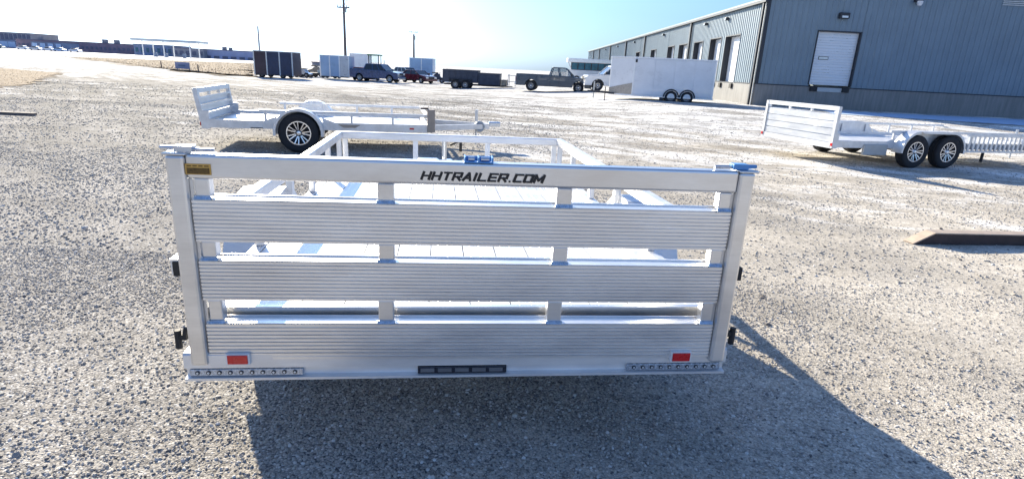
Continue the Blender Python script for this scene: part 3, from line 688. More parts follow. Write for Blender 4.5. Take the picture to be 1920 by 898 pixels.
    MB().cyl((-0.06, 4.30, 0.74), (0.05, 4.22, 0.80), 0.012).cyl((0.05, 4.22, 0.80), (0.05, 4.22, 0.68), 0.016).build("jack_handle", M['black'], j)
    MB().box(-0.35, -0.12, 4.0, 4.25, 0.47, 0.60).build("battery_box", M['zinc'], t, bevel=0.02)
    K = 0.016    # the box stands very slightly out of square
    for o in t.children:
        if o.name.startswith(("tailgate", "rear_beam", "light_bar", "reflector", "latch")): continue
        if o.name.startswith("wheel"): o.location.x -= K*o.location.y
        else:
            for v in o.data.vertices: v.co.x -= K*v.co.y
near_trailer()

def far_trailer(name_label, loc, rz, W, H, L, axles, lean, single, extra):
    t = thing("utility_trailer", name_label, "trailer", loc, rz); A = M['alu_far']
    P, Hh = tailgate(t, W, 0.43, 0.43+H, lean, False)
    n = 3 if H < 0.75 else 4; band = (Hh-0.19)/n
    for k in range(n):
        zb = 0.05+k*band
        MB().prism(plank_profile(zb, zb+band*0.88, 0.035, -0.020, 6), 'x', -W+0.004, W-0.004).build("plank", A, P)
    for x in (-W+0.04, -0.32, 0.32, W-0.04):
        MB().box(x-0.025, x+0.025, -0.016, 0.024, Hh-0.19+0.05-band*0.08+0.01, Hh-0.086).build("upright", A, P)
    for s in (-1, 1):
        xm = s*(W+0.035)
        MB().box(xm-0.03, xm+0.03, 0.05, L, 0.38, 0.52).build("side_frame", A, t)
        if extra != 'open': MB().box(xm-0.025, xm+0.025, 0.9, L, 0.66, 0.705).build("side_rail", A, t)
        else: MB().box(xm-0.025, xm+0.025, 1.4, L, 0.70, 0.745).build("side_rail", A, t)
        k = 1.0 if extra != 'open' else 1.5
        while k < L:
            MB().box(xm-0.018, xm+0.018, k-0.02, k+0.02, 0.521, 0.66 if extra != 'open' else 0.70).build("stake", A, t); k += 0.72
        MB().box(xm-0.028, xm+0.028, -0.03, 0.10, 0.36, 0.66).build("corner_stake", A, t)
        MB().box(min(s*(W+0.02), s*(W+0.07)), max(s*(W+0.02), s*(W+0.07)), -0.045, -0.031, 0.41, 0.47).build("tail_light", M['red'], t)
        fender(t, s, W+0.02, axles, 0.34, 0.34, A if single or True else M['black']); tri_fill(t, s, W+0.02, axles, 0.34, A)
        for a in axles: wheel(t, (s*(W+0.17), a, 0.34), 0.34, 0.21, 'alloy', s < 0)
    MB().box(-W, W, -0.03, 0.05, 0.36, 0.47).build("rear_beam", A, t)
    nn = 10; w_ = 2*W/nn
    for k in range(nn): MB().box(-W+k*w_+0.003, -W+(k+1)*w_-0.003, 0.06, L-0.02, 0.44, 0.46).build("deck_plank", M['alu_deck'], t)
    MB().box(-W-0.06, W+0.06, L, L+0.06, 0.38, 0.52).build("front_frame", A, t)
    MB().box(-W-0.06, W+0.06, L+0.002, L+0.055, 0.66, 0.71).build("front_rail", A, t)
    for a in axles: MB().cyl((-W-0.05, a, 0.33), (W+0.05, a, 0.33), 0.035, 10).build("axle", M['zinc'], t)
    yt = L+1.35
    MB().bar((-W*0.7, L+0.06, 0.43), (-0.03, yt, 0.43), 0.05, 0.10).bar((W*0.7, L+0.06, 0.43), (0.03, yt, 0.43), 0.05, 0.10).build("tongue", A, t)
    MB().box(-0.05, 0.05, yt, yt+0.25, 0.42, 0.52).build("coupler", M['zinc'], t, bevel=0.02)
    j = MB().cyl((0.0, yt-0.25, 0.30), (0.0, yt-0.25, 0.75), 0.03).cyl((0, yt-0.25, 0.05), (0, yt-0.25, 0.30), 0.02).build("jack", M['zinc'], t)
    return t, P
# left trailer
L_LOC = (-5.58, 10.72, 0); L_RZ = R(-77.2)
t, P = far_trailer("bare aluminium single axle utility trailer parked behind the foreground one at left", L_LOC, L_RZ, 0.98, 0.60, 3.75, [1.56], R(8), True, 'low')
MB().box(0.95, 1.09, 3.78, 3.92, 0.39, 0.80).build("front_corner_box", M['tan'], t, bevel=0.01)
MB().box(0.955, 1.06, 3.66, 3.80, 0.80, 0.83).build("rail_end_cap", M['brown_steel'], t)
w_ = MB().lathe([(0.06, -0.025), (0.09, -0.04), (0.11, -0.025), (0.11, 0.025), (0.09, 0.04), (0.06, 0.025), (0.01, 0.01)], (0, 0, 0), 20).build("jack_wheel", M['galv'], t, smooth=True); w_.location = (0.10, 4.9, 0.42)
MB().prism([(2.2, 0.49), (2.6, 0.49), (2.5, 0.435), (2.3, 0.435)], 'x', 1.046, 1.05).build("side_emblem", M['tan'], t)
MB().box(1.046, 1.052, 3.46, 3.54, 0.43, 0.46).build("side_marker", M['red'], t)
MB().box(1.046, 1.052, 0.75, 0.95, 0.385, 0.40).build("side_marker", M['led_dark'], t)
# right trailer
R_LOC = (6.06, 12.53, 0); R_RZ = R(-74.2)
t, P = far_trailer("white aluminium tandem axle utility trailer at the right edge with its boarded tailgate upright", R_LOC, R_RZ, 1.0, 0.755, 5.4, [1.92, 2.80], 0.0, False, 'open')
# stepped ramp rack (upright bars) along the near side towards the front
rk = MB().box(1.075, 1.11, 3.45, 5.6, 0.66, 0.70).box(1.075, 1.11, 3.45, 5.6, 0.32, 0.36).build("ramp_rack", M['alu_far'], t)
for k in range(16): MB().box(1.08, 1.105, 3.52+k*0.132, 3.57+k*0.132, 0.361, 0.659).build("rack_bar", M['alu_far'], rk)
MB().box(1.04, 1.10, 0.75, 1.35, 0.24, 0.46).build("tool_box", M['galv'], t, bevel=0.01)
MB().cyl((1.0, 4.15, 0.10), (1.0, 4.15, 0.34), 0.03, 10).build("jack_leg", M['black'], t)

# ------------------------------------------------------------------ dark beam on the ground at the right
def beam():
    a = at(1714, 457); b = at(1930, 461); d = (b-a); L = 2.6; ang = math.atan2(d.y, d.x)
    t = thing("steel_beam", "dark steel beam with a pale slanted end lying on the gravel at the right edge", "beam", (a.x, a.y, 0.0), ang)
    hh = 0.112; ww = 0.13
    MB().prism([(0.0, 0.0), (0.20, hh), (L, hh), (L, 0.0)], 'y', 0.0, 0.012).build("web", M['brown_steel'], t)
    MB().prism([(0.0, 0.0), (0.20, hh), (L, hh), (L, 0.0)], 'y', ww-0.012, ww).build("web", M['brown_steel'], t)
    MB().box(0.21, L, -0.006, ww+0.006, hh+0.0005, hh+0.012).build("flange", M['tan'], t, bevel=0.003)  # sunlit top is put into the colour: tan over the dark web
    MB().add([(-0.02, -0.004, 0.002), (-0.02, ww+0.004, 0.002), (0.20, ww+0.004, hh+0.006), (0.20, -0.004, hh+0.006), (-0.006, -0.004, -0.006), (-0.006, ww+0.004, -0.006), (0.21, ww+0.004, hh-0.004), (0.21, -0.004, hh-0.004)],
             [(0, 3, 2, 1), (4, 5, 6, 7), (0, 1, 5, 4), (1, 2, 6, 5), (2, 3, 7, 6), (3, 0, 4, 7)]).build("slanted_end", M['cutwood'], t)
beam()

# ------------------------------------------------------------------ vehicles
def vehicle(name, label, cat, p, rz, L, W, H, paint, body, cab, wheels, wr, windows, belt, bed=None, pillars_in=0.16, group=None, rimk='steel', glassm='glass'):
    """x = forward. body: side profile (x,z) clockwise from rear bottom, wheel arches cut at wheels; cab: top polygon"""
    t = thing(name, label, cat, p, rz, group)
    z_s = 0.37*wr/0.38   # sill height
    # lower body profile with arches
    pts = []
    for (x, z) in body['top']: pts.append((x, z))
    bottom = []
    xs_ = sorted(wheels, reverse=True)
    bottom.append((body['front'], z_s))
    for wx in xs_:
        Ra = wr*1.18
        k0 = math.asin(max(-1, min(1, (z_s-wr)/Ra)))
        for i in range(9):
            a = k0 + (math.pi-2*k0)*i/8; bottom.append((wx+Ra*math.cos(a), wr+Ra*math.sin(a)))
    bottom.append((body['rear'], z_s))
    prof = pts+bottom
    o = MB().prism(prof, 'y', -W/2, W/2).build("body", M[paint], t, bevel=0.035)
    if bed:
        x0, x1, zf, zt = bed
        # bed cavity shown as dark liner plus rails
        MB().box(x0+0.06, x1-0.03, -W/2+0.10, W/2-0.10, zt+0.001, zt+0.006).build("bed_liner", M['trim_dark'], t)
        for s in (-1, 1): MB().box(x0, x1, s*(W/2-0.05)-0.04, s*(W/2-0.05)+0.04, zt-0.0, zt+0.05).build("bed_rail", M[paint], t, bevel=0.01)
        MB().box(x0, x0+0.06, -W/2+0.03, W/2-0.03, zt, zt+0.05).build("tailgate", M[paint], t, bevel=0.01)
    # greenhouse
    (b0, b1), (r0, r1) = cab; wi = W/2-pillars_in
    MB().add([(r0, -wi, H), (r1, -wi, H), (r1, wi, H), (r0, wi, H), (r0-0.05, -wi-0.03, H-0.07), (r1+0.05, -wi-0.03, H-0.07), (r1+0.05, wi+0.03, H-0.07), (r0-0.05, wi+0.03, H-0.07)],
             [(0, 1, 2, 3), (7, 6, 5, 4), (0, 4, 5, 1), (1, 5, 6, 2), (2, 6, 7, 3), (3, 7, 4, 0)]).build("roof", M[paint], t, bevel=0.02)
    def P(u, top, s):
        return Vector((r0-0.05+(r1-r0+0.1)*u, s*(wi+0.02), H-0.05)) if top else Vector((b0+(b1-b0)*u, s*(W/2-0.05), belt))
    for s in (-1, 1):
        for u in windows:
            MB().bar(P(u, False, s)-Vector((0, 0, 0.02)), P(u, True, s), 0.07 if 0 < u < 1 else 0.09, 0.06, (0, s, 0)).build("pillar", M[paint], t)
        for u0, u1 in zip(windows, windows[1:]):
            q = [P(u0, False, s), P(u1, False, s), P(u1, True, s), P(u0, True, s)]; e = Vector((0, -s*0.02, 0)); e2 = Vector((0, -s*0.028, 0))
            MB().add([v+e for v in q]+[v+e2 for v in q], [(0, 1, 2, 3), (7, 6, 5, 4), (0, 4, 5, 1), (1, 5, 6, 2), (2, 6, 7, 3), (3, 7, 4, 0)]).build("window", M[glassm], t)
    for u, nm in ((0, "rear_window"), (1, "windscreen")):
        q = [P(u, False, -1), P(u, False, 1), P(u, True, 1), P(u, True, -1)]; e = Vector((0.008, 0, 0))
        MB().add([v for v in q]+[v+e for v in q], [(0, 1, 2, 3), (7, 6, 5, 4), (0, 4, 5, 1), (1, 5, 6, 2), (2, 6, 7, 3), (3, 7, 4, 0)]).build(nm, M[glassm], t)
    # interior seats seen through the glass
    for s in (-1, 1): MB().box((b0+b1)/2-0.25, (b0+b1)/2-0.10, s*0.38-0.2, s*0.38+0.2, belt-0.2, belt+0.22).build("seat", M['trim_dark'], t, bevel=0.03)
    for wx in wheels:
        MB().box(wx-wr, wx+wr, -W/2+0.26, W/2-0.26, wr*0.6, wr*1.9).build("wheel_housing", M['black'], t)
        for s in (-1, 1):
            h = bpy.data.objects.new("wheel", wheel_meshes(wr, 0.24, rimk)[0]); COL.objects.link(h); h.parent = t
            h.location = (wx, s*(W/2-0.13), wr); h.rotation_euler = (0, 0, s*math.pi/2)
            _, dm, sm = wheel_meshes(wr, 0.24, rimk); share("rim", dm, h); share("hub" if rimk == 'steel' else "spokes", sm, h)
    fx, rx = body['front'], body['rear']
    MB().box(fx-0.02, fx+0.12, -W/2+0.02, W/2-0.02, z_s-0.04, z_s+0.16).build("bumper", M['chrome' if 'pickup' in name else paint], t, bevel=0.03)
    MB().box(rx-0.12, rx+0.02, -W/2+0.04, W/2-0.04, z_s, z_s+0.16).build("bumper", M['chrome' if 'pickup' in name else paint], t, bevel=0.03)
    zh = body['hood']-0.18
    for s in (-1, 1):
        MB().box(fx-0.10, fx+0.015, s*(W/2-0.22)-0.18, s*(W/2-0.22)+0.205, zh-0.10, zh+0.08).build("headlight", M['lamp_glass'], t, bevel=0.02)
        MB().box(rx-0.015, rx+0.06, s*(W/2-0.10)-0.07, s*(W/2-0.10)+0.105, zh-0.18, zh+0.12).build("tail_light", M['red'], t)
        MB().box(b1-0.25, b1-0.12, min(s*(W/2+0.02), s*(W/2+0.22)), max(s*(W/2+0.02), s*(W/2+0.22)), belt+0.03, belt+0.20).build("mirror", M['trim_dark'], t, bevel=0.02)
        for u in windows[1:-1]:
            x = b0+(b1-b0)*u
            MB().box(x-0.30, x-0.12, min(s*(W/2-0.002), s*(W/2+0.025)), max(s*(W/2-0.002), s*(W/2+0.025)), belt-0.18, belt-0.14).build("door_handle", M['trim_dark'], t)
            MB().box(x-0.006, x+0.006, min(s*(W/2-0.01), s*(W/2+0.004)), max(s*(W/2-0.01), s*(W/2+0.004)), z_s+0.05, belt-0.02).build("door_gap", M['black'], t)
    MB().box(fx-0.01, fx+0.014, -W/2+0.45, W/2-0.45, zh-0.14, zh+0.10).build("grille", M['trim_dark'], t)
    return t
def frame(px0, px1, pyb0, pyb1):
    a = at(px0, pyb0); b = at(px1, pyb1); return a, b, math.atan2(b.y-a.y, b.x-a.x), (b-a).length
# slate extended cab pickup: wheels seen at (992,176) and (1090,180)
c = at(1035, 172.5); RZ = R(-8)
vehicle("pickup_truck", "slate grey extended cab pickup facing right beside the white box trailer", "pickup truck", (c.x+0.15, c.y+0.5, c.z), R(-7), 5.9, 1.95, 1.86, 'truck_slate',
        dict(top=[(-2.95, 0.5), (-2.95, 1.22), (0.0, 1.24), (1.35, 1.22), (1.5, 1.18), (2.75, 1.08), (2.9, 0.95), (2.93, 0.5)], front=2.93, rear=-2.95, hood=1.08), ((-0.35, 1.55), (-0.1, 0.85)), (-1.75, 1.95), 0.40,
        (0, 0.42, 1.0), 1.20, bed=(-2.93, -0.4, 0.7, 1.22))
# blue crew cab pickup
c = at(705, 154)
vehicle("pickup_truck", "dark blue crew cab pickup parked facing right in front of the tractor", "pickup truck", (c.x, c.y+0.8, c.z), R(-12), 5.8, 1.95, 1.92, 'truck_blue',
        dict(top=[(-2.9, 0.5), (-2.9, 1.25), (-0.9, 1.27), (1.25, 1.25), (1.45, 1.2), (2.6, 1.10), (2.8, 0.95), (2.85, 0.5)], front=2.85, rear=-2.9, hood=1.12), ((-1.25, 1.45), (-0.9, 0.75)), (-1.75, 1.85), 0.39,
        (0, 0.42, 0.72, 1.0), 1.24, bed=(-2.88, -1.3, 0.7, 1.25), rimk='alloy', glassm='glass_dark')
# white pickup hidden behind slate truck and box trailer
c = ray(1172, 180); c = c*(45.5/c.y); c.z = gz(c.x, c.y)
vehicle("pickup_truck", "white pickup half hidden between the slate pickup and the white box trailer", "pickup truck", (c.x-0.6, c.y, c.z), R(-176), 5.6, 1.95, 1.88, 'truck_white',
        dict(top=[(-2.8, 0.5), (-2.8, 1.22), (0.0, 1.24), (1.2, 1.22), (1.4, 1.2), (2.6, 1.12), (2.75, 0.95), (2.8, 0.5)], front=2.8, rear=-2.8, hood=1.12), ((-1.2, 1.45), (-0.9, 0.75)), (-1.7, 1.8), 0.40,
        (0, 0.45, 1.0), 1.22, glassm='glass_dark')
# maroon car and silver hatchback
c = at(781, 156)
vehicle("parked_car", "dark maroon sedan parked nose right beyond the blue pickup", "car", (c.x, c.y+0.8, c.z), R(-35), 4.5, 1.8, 1.42, 'car_maroon',
        dict(top=[(-2.2, 0.45), (-2.22, 0.9), (-1.5, 0.98), (1.0, 0.98), (2.0, 0.82), (2.2, 0.65), (2.22, 0.4)], front=2.2, rear=-2.2, hood=0.84), ((-1.7, 1.05), (-1.0, 0.3)), (-1.35, 1.35), 0.33,
        (0, 0.5, 1.0), 0.96, glassm='glass_dark', rimk='alloy')
c = at(757, 150)
vehicle("parked_car", "silver hatchback with dark windows squeezed between the blue pickup and maroon sedan", "car", (c.x, c.y+2.5, c.z), R(-40), 4.3, 1.8, 1.62, 'silver',
        dict(top=[(-2.0, 0.45), (-2.05, 1.0), (-1.5, 1.08), (0.9, 1.06), (1.8, 0.92), (2.0, 0.7), (2.05, 0.4)], front=2.05, rear=-2.0, hood=0.92), ((-1.95, 1.1), (-1.5, 0.3)), (-1.3, 1.3), 0.33,
        (0, 0.3, 0.62, 1.0), 1.05, glassm='glass_dark')
c = at(650, 151)
vehicle("parked_car", "small red car whose tail shows left of the blue pickup", "car", (c.x+1.3, c.y+3.5, c.z), R(75), 4.2, 1.75, 1.45, 'car_red',
        dict(top=[(-2.0, 0.45), (-2.05, 0.95), (-1.5, 1.0), (0.9, 1.0), (1.8, 0.85), (2.0, 0.65), (2.02, 0.4)], front=2.02, rear=-2.0, hood=0.86), ((-1.8, 1.0), (-1.3, 0.3)), (-1.3, 1.3), 0.32,
        (0, 0.5, 1.0), 0.98, glassm='glass_dark')

# ------------------------------------------------------------------ enclosed white trailer
def enclosed():
    a = at(1190, 184); b = at(1338, 186.5)
    rz = R(-8); t = thing("box_trailer", "white enclosed tandem axle trailer with wedge nose parked beside the warehouse", "box trailer", (4.95, 32.4, 0.20), rz)
    L = 5.55; W = 2.3; z0, z1 = 0.36, 2.27
    x0 = 0.0; nose = 1.25
    prof = [(nose, 0.0), (L, 0.0), (L, W), (nose, W), (0.0, W*0.5+0.25), (0.0, W*0.5-0.25)]
    MB().prism(prof, 'z', z0, z1).build("body", M['trailer_white'], t, bevel=0.02)
    e = 0.025; rp = [(nose-e, -e), (L+e, -e), (L+e, W+e), (nose-e, W+e), (-e, W*0.5+0.27), (-e, W*0.5-0.27)]
    MB().prism(rp, 'z', z1+0.001, z1+0.07).build("roof", M['trailer_trim'], t, bevel=0.01)
    MB().prism(rp, 'z', z0-0.08, z0-0.001).build("lower_trim", M['trailer_trim'], t, bevel=0.01)
    for k in range(4):   # side panels with narrow dark joints
        x = nose+0.06+k*(L-nose-0.1)/4
        MB().box(x, x+(L-nose-0.1)/4-0.012, -0.016, -0.0015, z0+0.02, z1-0.02).build("side_panel", M['trailer_white'], t, bevel=0.005)
    for x in (nose, L-0.05): MB().box(x-0.03, x+0.04, -0.02, -0.013, z0, z1).build("corner_strip", M['trailer_trim'], t)
    # tread plate on the nose
    d = Vector((nose, 0, 0))-Vector((0, W*0.5-0.25, 0)); nn = Vector((-d.y, d.x, 0)).normalized()*-0.012
    if nn.y > 0: nn = -nn
    p0 = Vector((0, W*0.5-0.25, 0)); p1 = Vector((nose-0.02, 0.0, 0))
    q = [p0+nn+Vector((0, 0, z0)), p1+nn+Vector((0, 0, z0)), p1+nn+Vector((0, 0, z0+0.62)), p0+nn+Vector((0, 0, z0+0.30))]
    MB().add(q+[v-nn*0.6 for v in q], [(0, 1, 2, 3), (7, 6, 5, 4), (0, 4, 5, 1), (1, 5, 6, 2), (2, 6, 7, 3), (3, 7, 4, 0)]).build("tread_plate", M['diamond'], t)
    MB().box(nose+0.03, nose+0.13, -0.06, -0.013, z1-0.22, z1-0.06).build("marker_lamp", M['black'], t)
    f = MB()
    for cx in (3.35, 4.2):
        w_ = wheel(t, (cx, 0.06, 0.33), 0.33, 0.2, 'steel'); w_.rotation_euler = (0, 0, -math.pi/2)
        w_ = wheel(t, (cx, W-0.06, 0.33), 0.33, 0.2, 'steel'); w_.rotation_euler = (0, 0, math.pi/2)
        for k in range(12):
            q0 = math.pi*k/12; q1 = math.pi*(k+1)/12; r0, r1 = 0.36, 0.43
            vs = [(cx+r*math.cos(q), y, 0.33+r*math.sin(q)) for y in (-0.08, -0.013) for r, q in ((r0, q0), (r1, q0), (r1, q1), (r0, q1))]
            f.add(vs, [(0, 1, 2, 3), (7, 6, 5, 4), (0, 4, 5, 1), (1, 5, 6, 2), (2, 6, 7, 3), (3, 7, 4, 0)])
    f.build("fender", M['trim_dark'], t)
    MB().box(2.75, 2.95, 0.0, 0.08, 0.12, 0.30).build("step", M['trim_dark'], t)
    MB().bar((0.3, 0.5, 0.36), (-1.2, W/2-0.05, 0.40), 0.06, 0.1).bar((0.3, W-0.5, 0.36), (-1.2, W/2+0.05, 0.40), 0.06, 0.1).build("tongue", M['trim_dark'], t)
    MB().cyl((-0.85, W/2, 0.02), (-0.85, W/2, 0.95), 0.035).build("jack", M['galv'], t)
enclosed()
# steel stake in front of the nose
c = at(1133, 189); tag(MB().cyl((c.x, c.y, c.z-0.05), (c.x, c.y, c.z+0.75), 0.025, 8).build("marker_stake", M['brown_steel']), "thin dark stake standing in the gravel in front of the white box trailer nose", "stake")

# ------------------------------------------------------------------ dark dump trailer
def dump():
    a = at(829, 166); c = at(865, 169)
    t = thing("dump_trailer", "long charcoal steel sided trailer with two tall boxes standing left of the slate pickup", "trailer", (a.x, a.y+0.2, a.z), R(-3))
    rib = MB()
    def tub(x0, x1, z0, z1, nm):
        MB().box(x0, x1, 0, 0.05, z0, z1).box(x0, x1, 1.95, 2.0, z0, z1).box(x0, x0+0.05, 0.05, 1.95, z0, z1-0.1).box(x1-0.05, x1, 0.05, 1.95, z0, z1-0.04).box(x0+0.05, x1-0.05, 0.05, 1.95, z0, z0+0.06).build(nm, M['charcoal'], t)
        MB().box(x0-0.02, x1+0.02, -0.035, 0.07, z1, z1+0.06).box(x0-0.02, x1+0.02, 1.93, 2.035, z1, z1+0.06).build("top_rail", M['charcoal'], t)
        k = x0+0.06
        while k < x1: MB().box(k, k+0.06, -0.04, -0.001, z0, z1-0.001).build("side_rib", M['charcoal'], t); k += 0.55
    tub(0.0, 3.35, 0.62, 1.72, "front_box"); tub(3.40, 5.45, 0.52, 1.52, "rear_box")
    MB().box(0.1, 5.8, 0.3, 0.4, 0.36, 0.50).box(0.1, 5.8, 1.6, 1.7, 0.36, 0.50).build("chassis", M['trim_dark'], t)
    for cx in (1.25, 2.2):
        w_ = wheel(t, (cx, -0.12, 0.43), 0.43, 0.22, 'steel'); w_.rotation_euler = (0, 0, -math.pi/2)
        w_ = wheel(t, (cx, 2.12, 0.43), 0.43, 0.22, 'steel'); w_.rotation_euler = (0, 0, math.pi/2)
    MB().box(0.72, 2.73, -0.26, -0.045, 0.90, 0.93).box(0.66, 0.72, -0.26, -0.045, 0.6, 0.93).box(2.73, 2.79, -0.26, -0.045, 0.6, 0.93).build("fender", M['trim_dark'], t)
    MB().bar((5.7, 0.35, 0.42), (6.6, 1.0, 0.45), 0.07, 0.1).bar((5.7, 1.65, 0.42), (6.6, 1.0, 0.45), 0.07, 0.1).build("tongue", M['trim_dark'], t)
    MB().box(5.6, 6.1, 0.2, 1.8, 0.51, 1.05).build("tool_box", M['scrap'], t, bevel=0.03)
    g_ = MB().box(6.20, 6.26, 0.1, 0.16, 0.5, 1.55).box(6.20, 6.26, 1.84, 1.9, 0.5, 1.55).box(6.20, 6.26, 0.16, 1.84, 1.49, 1.55).box(6.9, 6.96, 0.1, 0.16, 0.5, 1.5).box(6.26, 6.9, 0.1, 0.16, 1.44, 1.5).box(6.26, 6.9, 0.1, 0.16, 0.9, 0.96)
    g_.build("front_rack", M['galv'], t)
dump()

# ------------------------------------------------------------------ bus / teal glazed body behind
def bus():
    c = at(1063, 162); d = 78.0; k = d/c.y; x = c.x*k; z = gz(x, d)
    t = thing("parked_bus", "white roofed bus with teal windows standing behind the slate and white pickups", "bus", (x, d, z), R(0))
    L, W, H = 6.8, 2.4, 3.05
    MB().box(0, L, 0, W, 0.45, 1.62).build("body", M['truck_white'], t, bevel=0.05)
    MB().box(-0.12, L, -0.06, W+0.06, H-0.5, H).build("roof", M['trailer_trim'], t, bevel=0.05)
    MB().box(0.35, L-0.1, 0.08, W-0.08, 1.62, H-0.501).build("interior", M['glass_dark'], t)
    for i in range(7):
        x0 = 0.4+i*0.88
        f = MB().box(x0, x0+0.84, 0.02, 0.06, 1.63, H-0.505).build("window", M['trim_dark'], t)
        MB().box(x0+0.05, x0+0.79, 0.008, 0.0195, 1.68, H-0.55).build("pane", M['teal'], f)
    MB().add([(-0.1, 0.05, H-0.5), (-0.1, 0.2, H-0.5), (0.36, 0.2, 1.6), (0.36, 0.05, 1.6), (0.05, 0.05, H-0.5), (0.05, 0.2, H-0.5), (0.5, 0.2, 1.6), (0.5, 0.05, 1.6)], [(0, 1, 2, 3), (7, 6, 5, 4), (0, 4, 5, 1), (1, 5, 6, 2), (2, 6, 7, 3), (3, 7, 4, 0)]).build("pillar", M['truck_white'], t)
    for cx in (1.2, 5.2):
        w_ = wheel(t, (cx, 0.08, 0.45), 0.45, 0.26, 'steel'); w_.rotation_euler = (0, 0, -math.pi/2)
        w_ = wheel(t, (cx, W-0.08, 0.45), 0.45, 0.26, 'steel'); w_.rotation_euler = (0, 0, math.pi/2)
bus()

# ------------------------------------------------------------------ box trailers far left and centre
def cargo(label, px0, px1, pyb, D, hgt, mats, trims, dep=2.2, wheels_=True, rz=0.0, pb=0.35):
    a = ray(px0, pyb); a = a*(D/a.y); b = ray(px1, pyb); b = b*(D/b.y); L = b.x-a.x; z = gz(a.x, D)
    t = thing("box_trailer", label, "box trailer", (a.x, D, z), rz)
    n = len(mats); w_ = L/n
    for k, m in enumerate(mats): MB().box(k*w_+0.03, (k+1)*w_-0.03, 0, 0.04, pb, hgt-0.02).build("side_panel", M[m], t)
    MB().box(0.0, L, 0.041, dep, pb-0.02, hgt-0.03).build("body", M[mats[0]], t)
    MB().box(-0.05, L+0.05, -0.05, dep+0.05, hgt-0.028, hgt+0.06).build("roof", M[trims], t)
    for k in range(n+1):
        x = min(L-0.03, max(0.03, k*w_)); MB().box(x-0.06, x+0.06, -0.04, -0.001, pb-0.1, hgt-0.029).build("corner_post", M[trims], t)
    MB().box(0, L, -0.03, 0.039, pb-0.12, pb-0.021).build("lower_rail", M['trim_dark'], t)
    if wheels_:
        for cx in (L*0.18, L*0.72):
            q = wheel(t, (cx, 0.12, 0.33), 0.33, 0.2, 'steel'); q.rotation_euler = (0, 0, -math.pi/2)
            q = wheel(t, (cx, dep-0.12, 0.33), 0.33, 0.2, 'steel'); q.rotation_euler = (0, 0, math.pi/2)
    return t
cargo("dark enclosed trailer with two pale upright strips standing alone left of the vehicles", 478, 551, 143, 61.0, 2.62, ['maroonblk', 'darkblue', 'darkblue'], 'trim_pale', rz=R(-2))
cargo("pale blue white box trailer standing between the machinery and the red car", 601, 655, 140, 66.0, 2.55, ['bl_pane', 'bl_pane', 'silver'], 'trailer_trim', wheels_=False)
cargo("pale blue box trailer behind the maroon sedan", 768, 812, 150, 84.0, 2.9, ['bl_pane', 'bl_pane'], 'trailer_trim', wheels_=False)
cargo("white box trailer behind the blue pickup", 657, 690, 146, 92.0, 3.2, ['trailer_white'], 'trailer_trim', wheels_=False)

# tractor with green cab roof behind blue pickup
def tractor():
    d = 74.0; r = ray(690, 140); r = r*(d/r.y); z = gz(r.x, d)
    t = thing("tractor", "green tractor whose cab rises above the blue pickup", "tractor", (r.x, d, z), R(0))
    for x in (0.1, 1.35):
        for y in (0.1, 1.35): MB().box(x-0.05, x+0.05, y-0.05, y+0.05, 1.5, 2.85).build("cab_post", M['trim_dark'], t)
    MB().box(-0.05, 1.55, -0.05, 1.5, 2.85, 3.02).build("cab_roof", M['green'], t, bevel=0.04)
    MB().box(0.12, 1.33, 0.09, 0.11, 1.55, 2.84).build("window", M['glass'], t)
    MB().prism([(-0.1, 0.9), (-0.1, 1.5), (1.5, 1.5), (3.0, 1.35), (3.1, 0.9)], 'y', 0.3, 1.15).build("bonnet", M['green'], t, bevel=0.05)
    for x, r_ in ((0.4, 0.8), (2.6, 0.5)):
        for y in (-0.05, 1.5): q = wheel(t, (x, y, r_), r_, 0.4, 'steel'); q.rotation_euler = (0, 0, -math.pi/2)
    MB().cyl((1.9, 0.7, 1.4), (1.9, 0.7, 2.4), 0.05).build("exhaust", M['trim_dark'], t)
tractor()

# small machines between the dark trailer and the pale one
def machine(label, px, py, L, H, mat, kind):
    c = at(px, py); t = thing("small_machine" if kind else "flat_trailer", label, "machine" if kind else "trailer", (c.x, c.y+0.6, c.z), R(random.uniform(-15, 15)))
    if kind:
        MB().prism([(-L/2, 0.35), (-L/2, H*0.6), (-L*0.2, H*0.75), (0.0, H), (L*0.15, H*0.95), (L*0.25, H*0.6), (L/2, H*0.5), (L/2, 0.35)], 'y', -0.4, 0.4).build("body", M[mat], t, bevel=0.05)
        MB().box(-L*0.25, L*0.1, -0.3, 0.3, H*0.98, H*1.08).build("seat", M['black'], t, bevel=0.03)
        MB().cyl((L*0.2, -0.35, H*1.05), (L*0.2, 0.35, H*1.05), 0.03, 8).cyl((L*0.2, 0, H*0.5), (L*0.2, 0, H*1.05), 0.03, 8).build("handlebar", M['trim_dark'], t)
        for s in (-1, 1):
            for x in (-L*0.33, L*0.33): q = wheel(t, (x, s*0.45, 0.28), 0.28, 0.2, 'steel'); q.rotation_euler = (0, 0, s*math.pi/2)
    else:
        MB().box(-L/2, L/2, -0.9, 0.9, 0.45, 0.55).build("deck", M[mat], t)
        MB().box(-L/2, -L/2+0.06, -0.9, 0.9, 0.55, H).box(L/2-0.06, L/2, -0.9, 0.9, 0.55, H*0.8).build("end_rack", M['galv'], t)
        for s in (-1, 1):
            for x in (-0.1, 0.65): q = wheel(t, (x, s*0.95, 0.32), 0.32, 0.2, 'steel'); q.rotation_euler = (0, 0, s*math.pi/2)
machine("low flat trailer with an end rack right behind the dark enclosed trailer", 572, 145, 3.6, 1.1, 'trim_dark', False)
machine("grey quad bike standing on the yard right of the dark trailer", 566, 146, 1.9, 0.95, 'silver', True)
machine("tan utility machine beside the pale blue box trailer", 590, 144, 2.0, 1.25, 'scrap', True)
machine("low green mower in front of the pale blue box trailer", 618, 147, 2.4, 0.7, 'green', True)
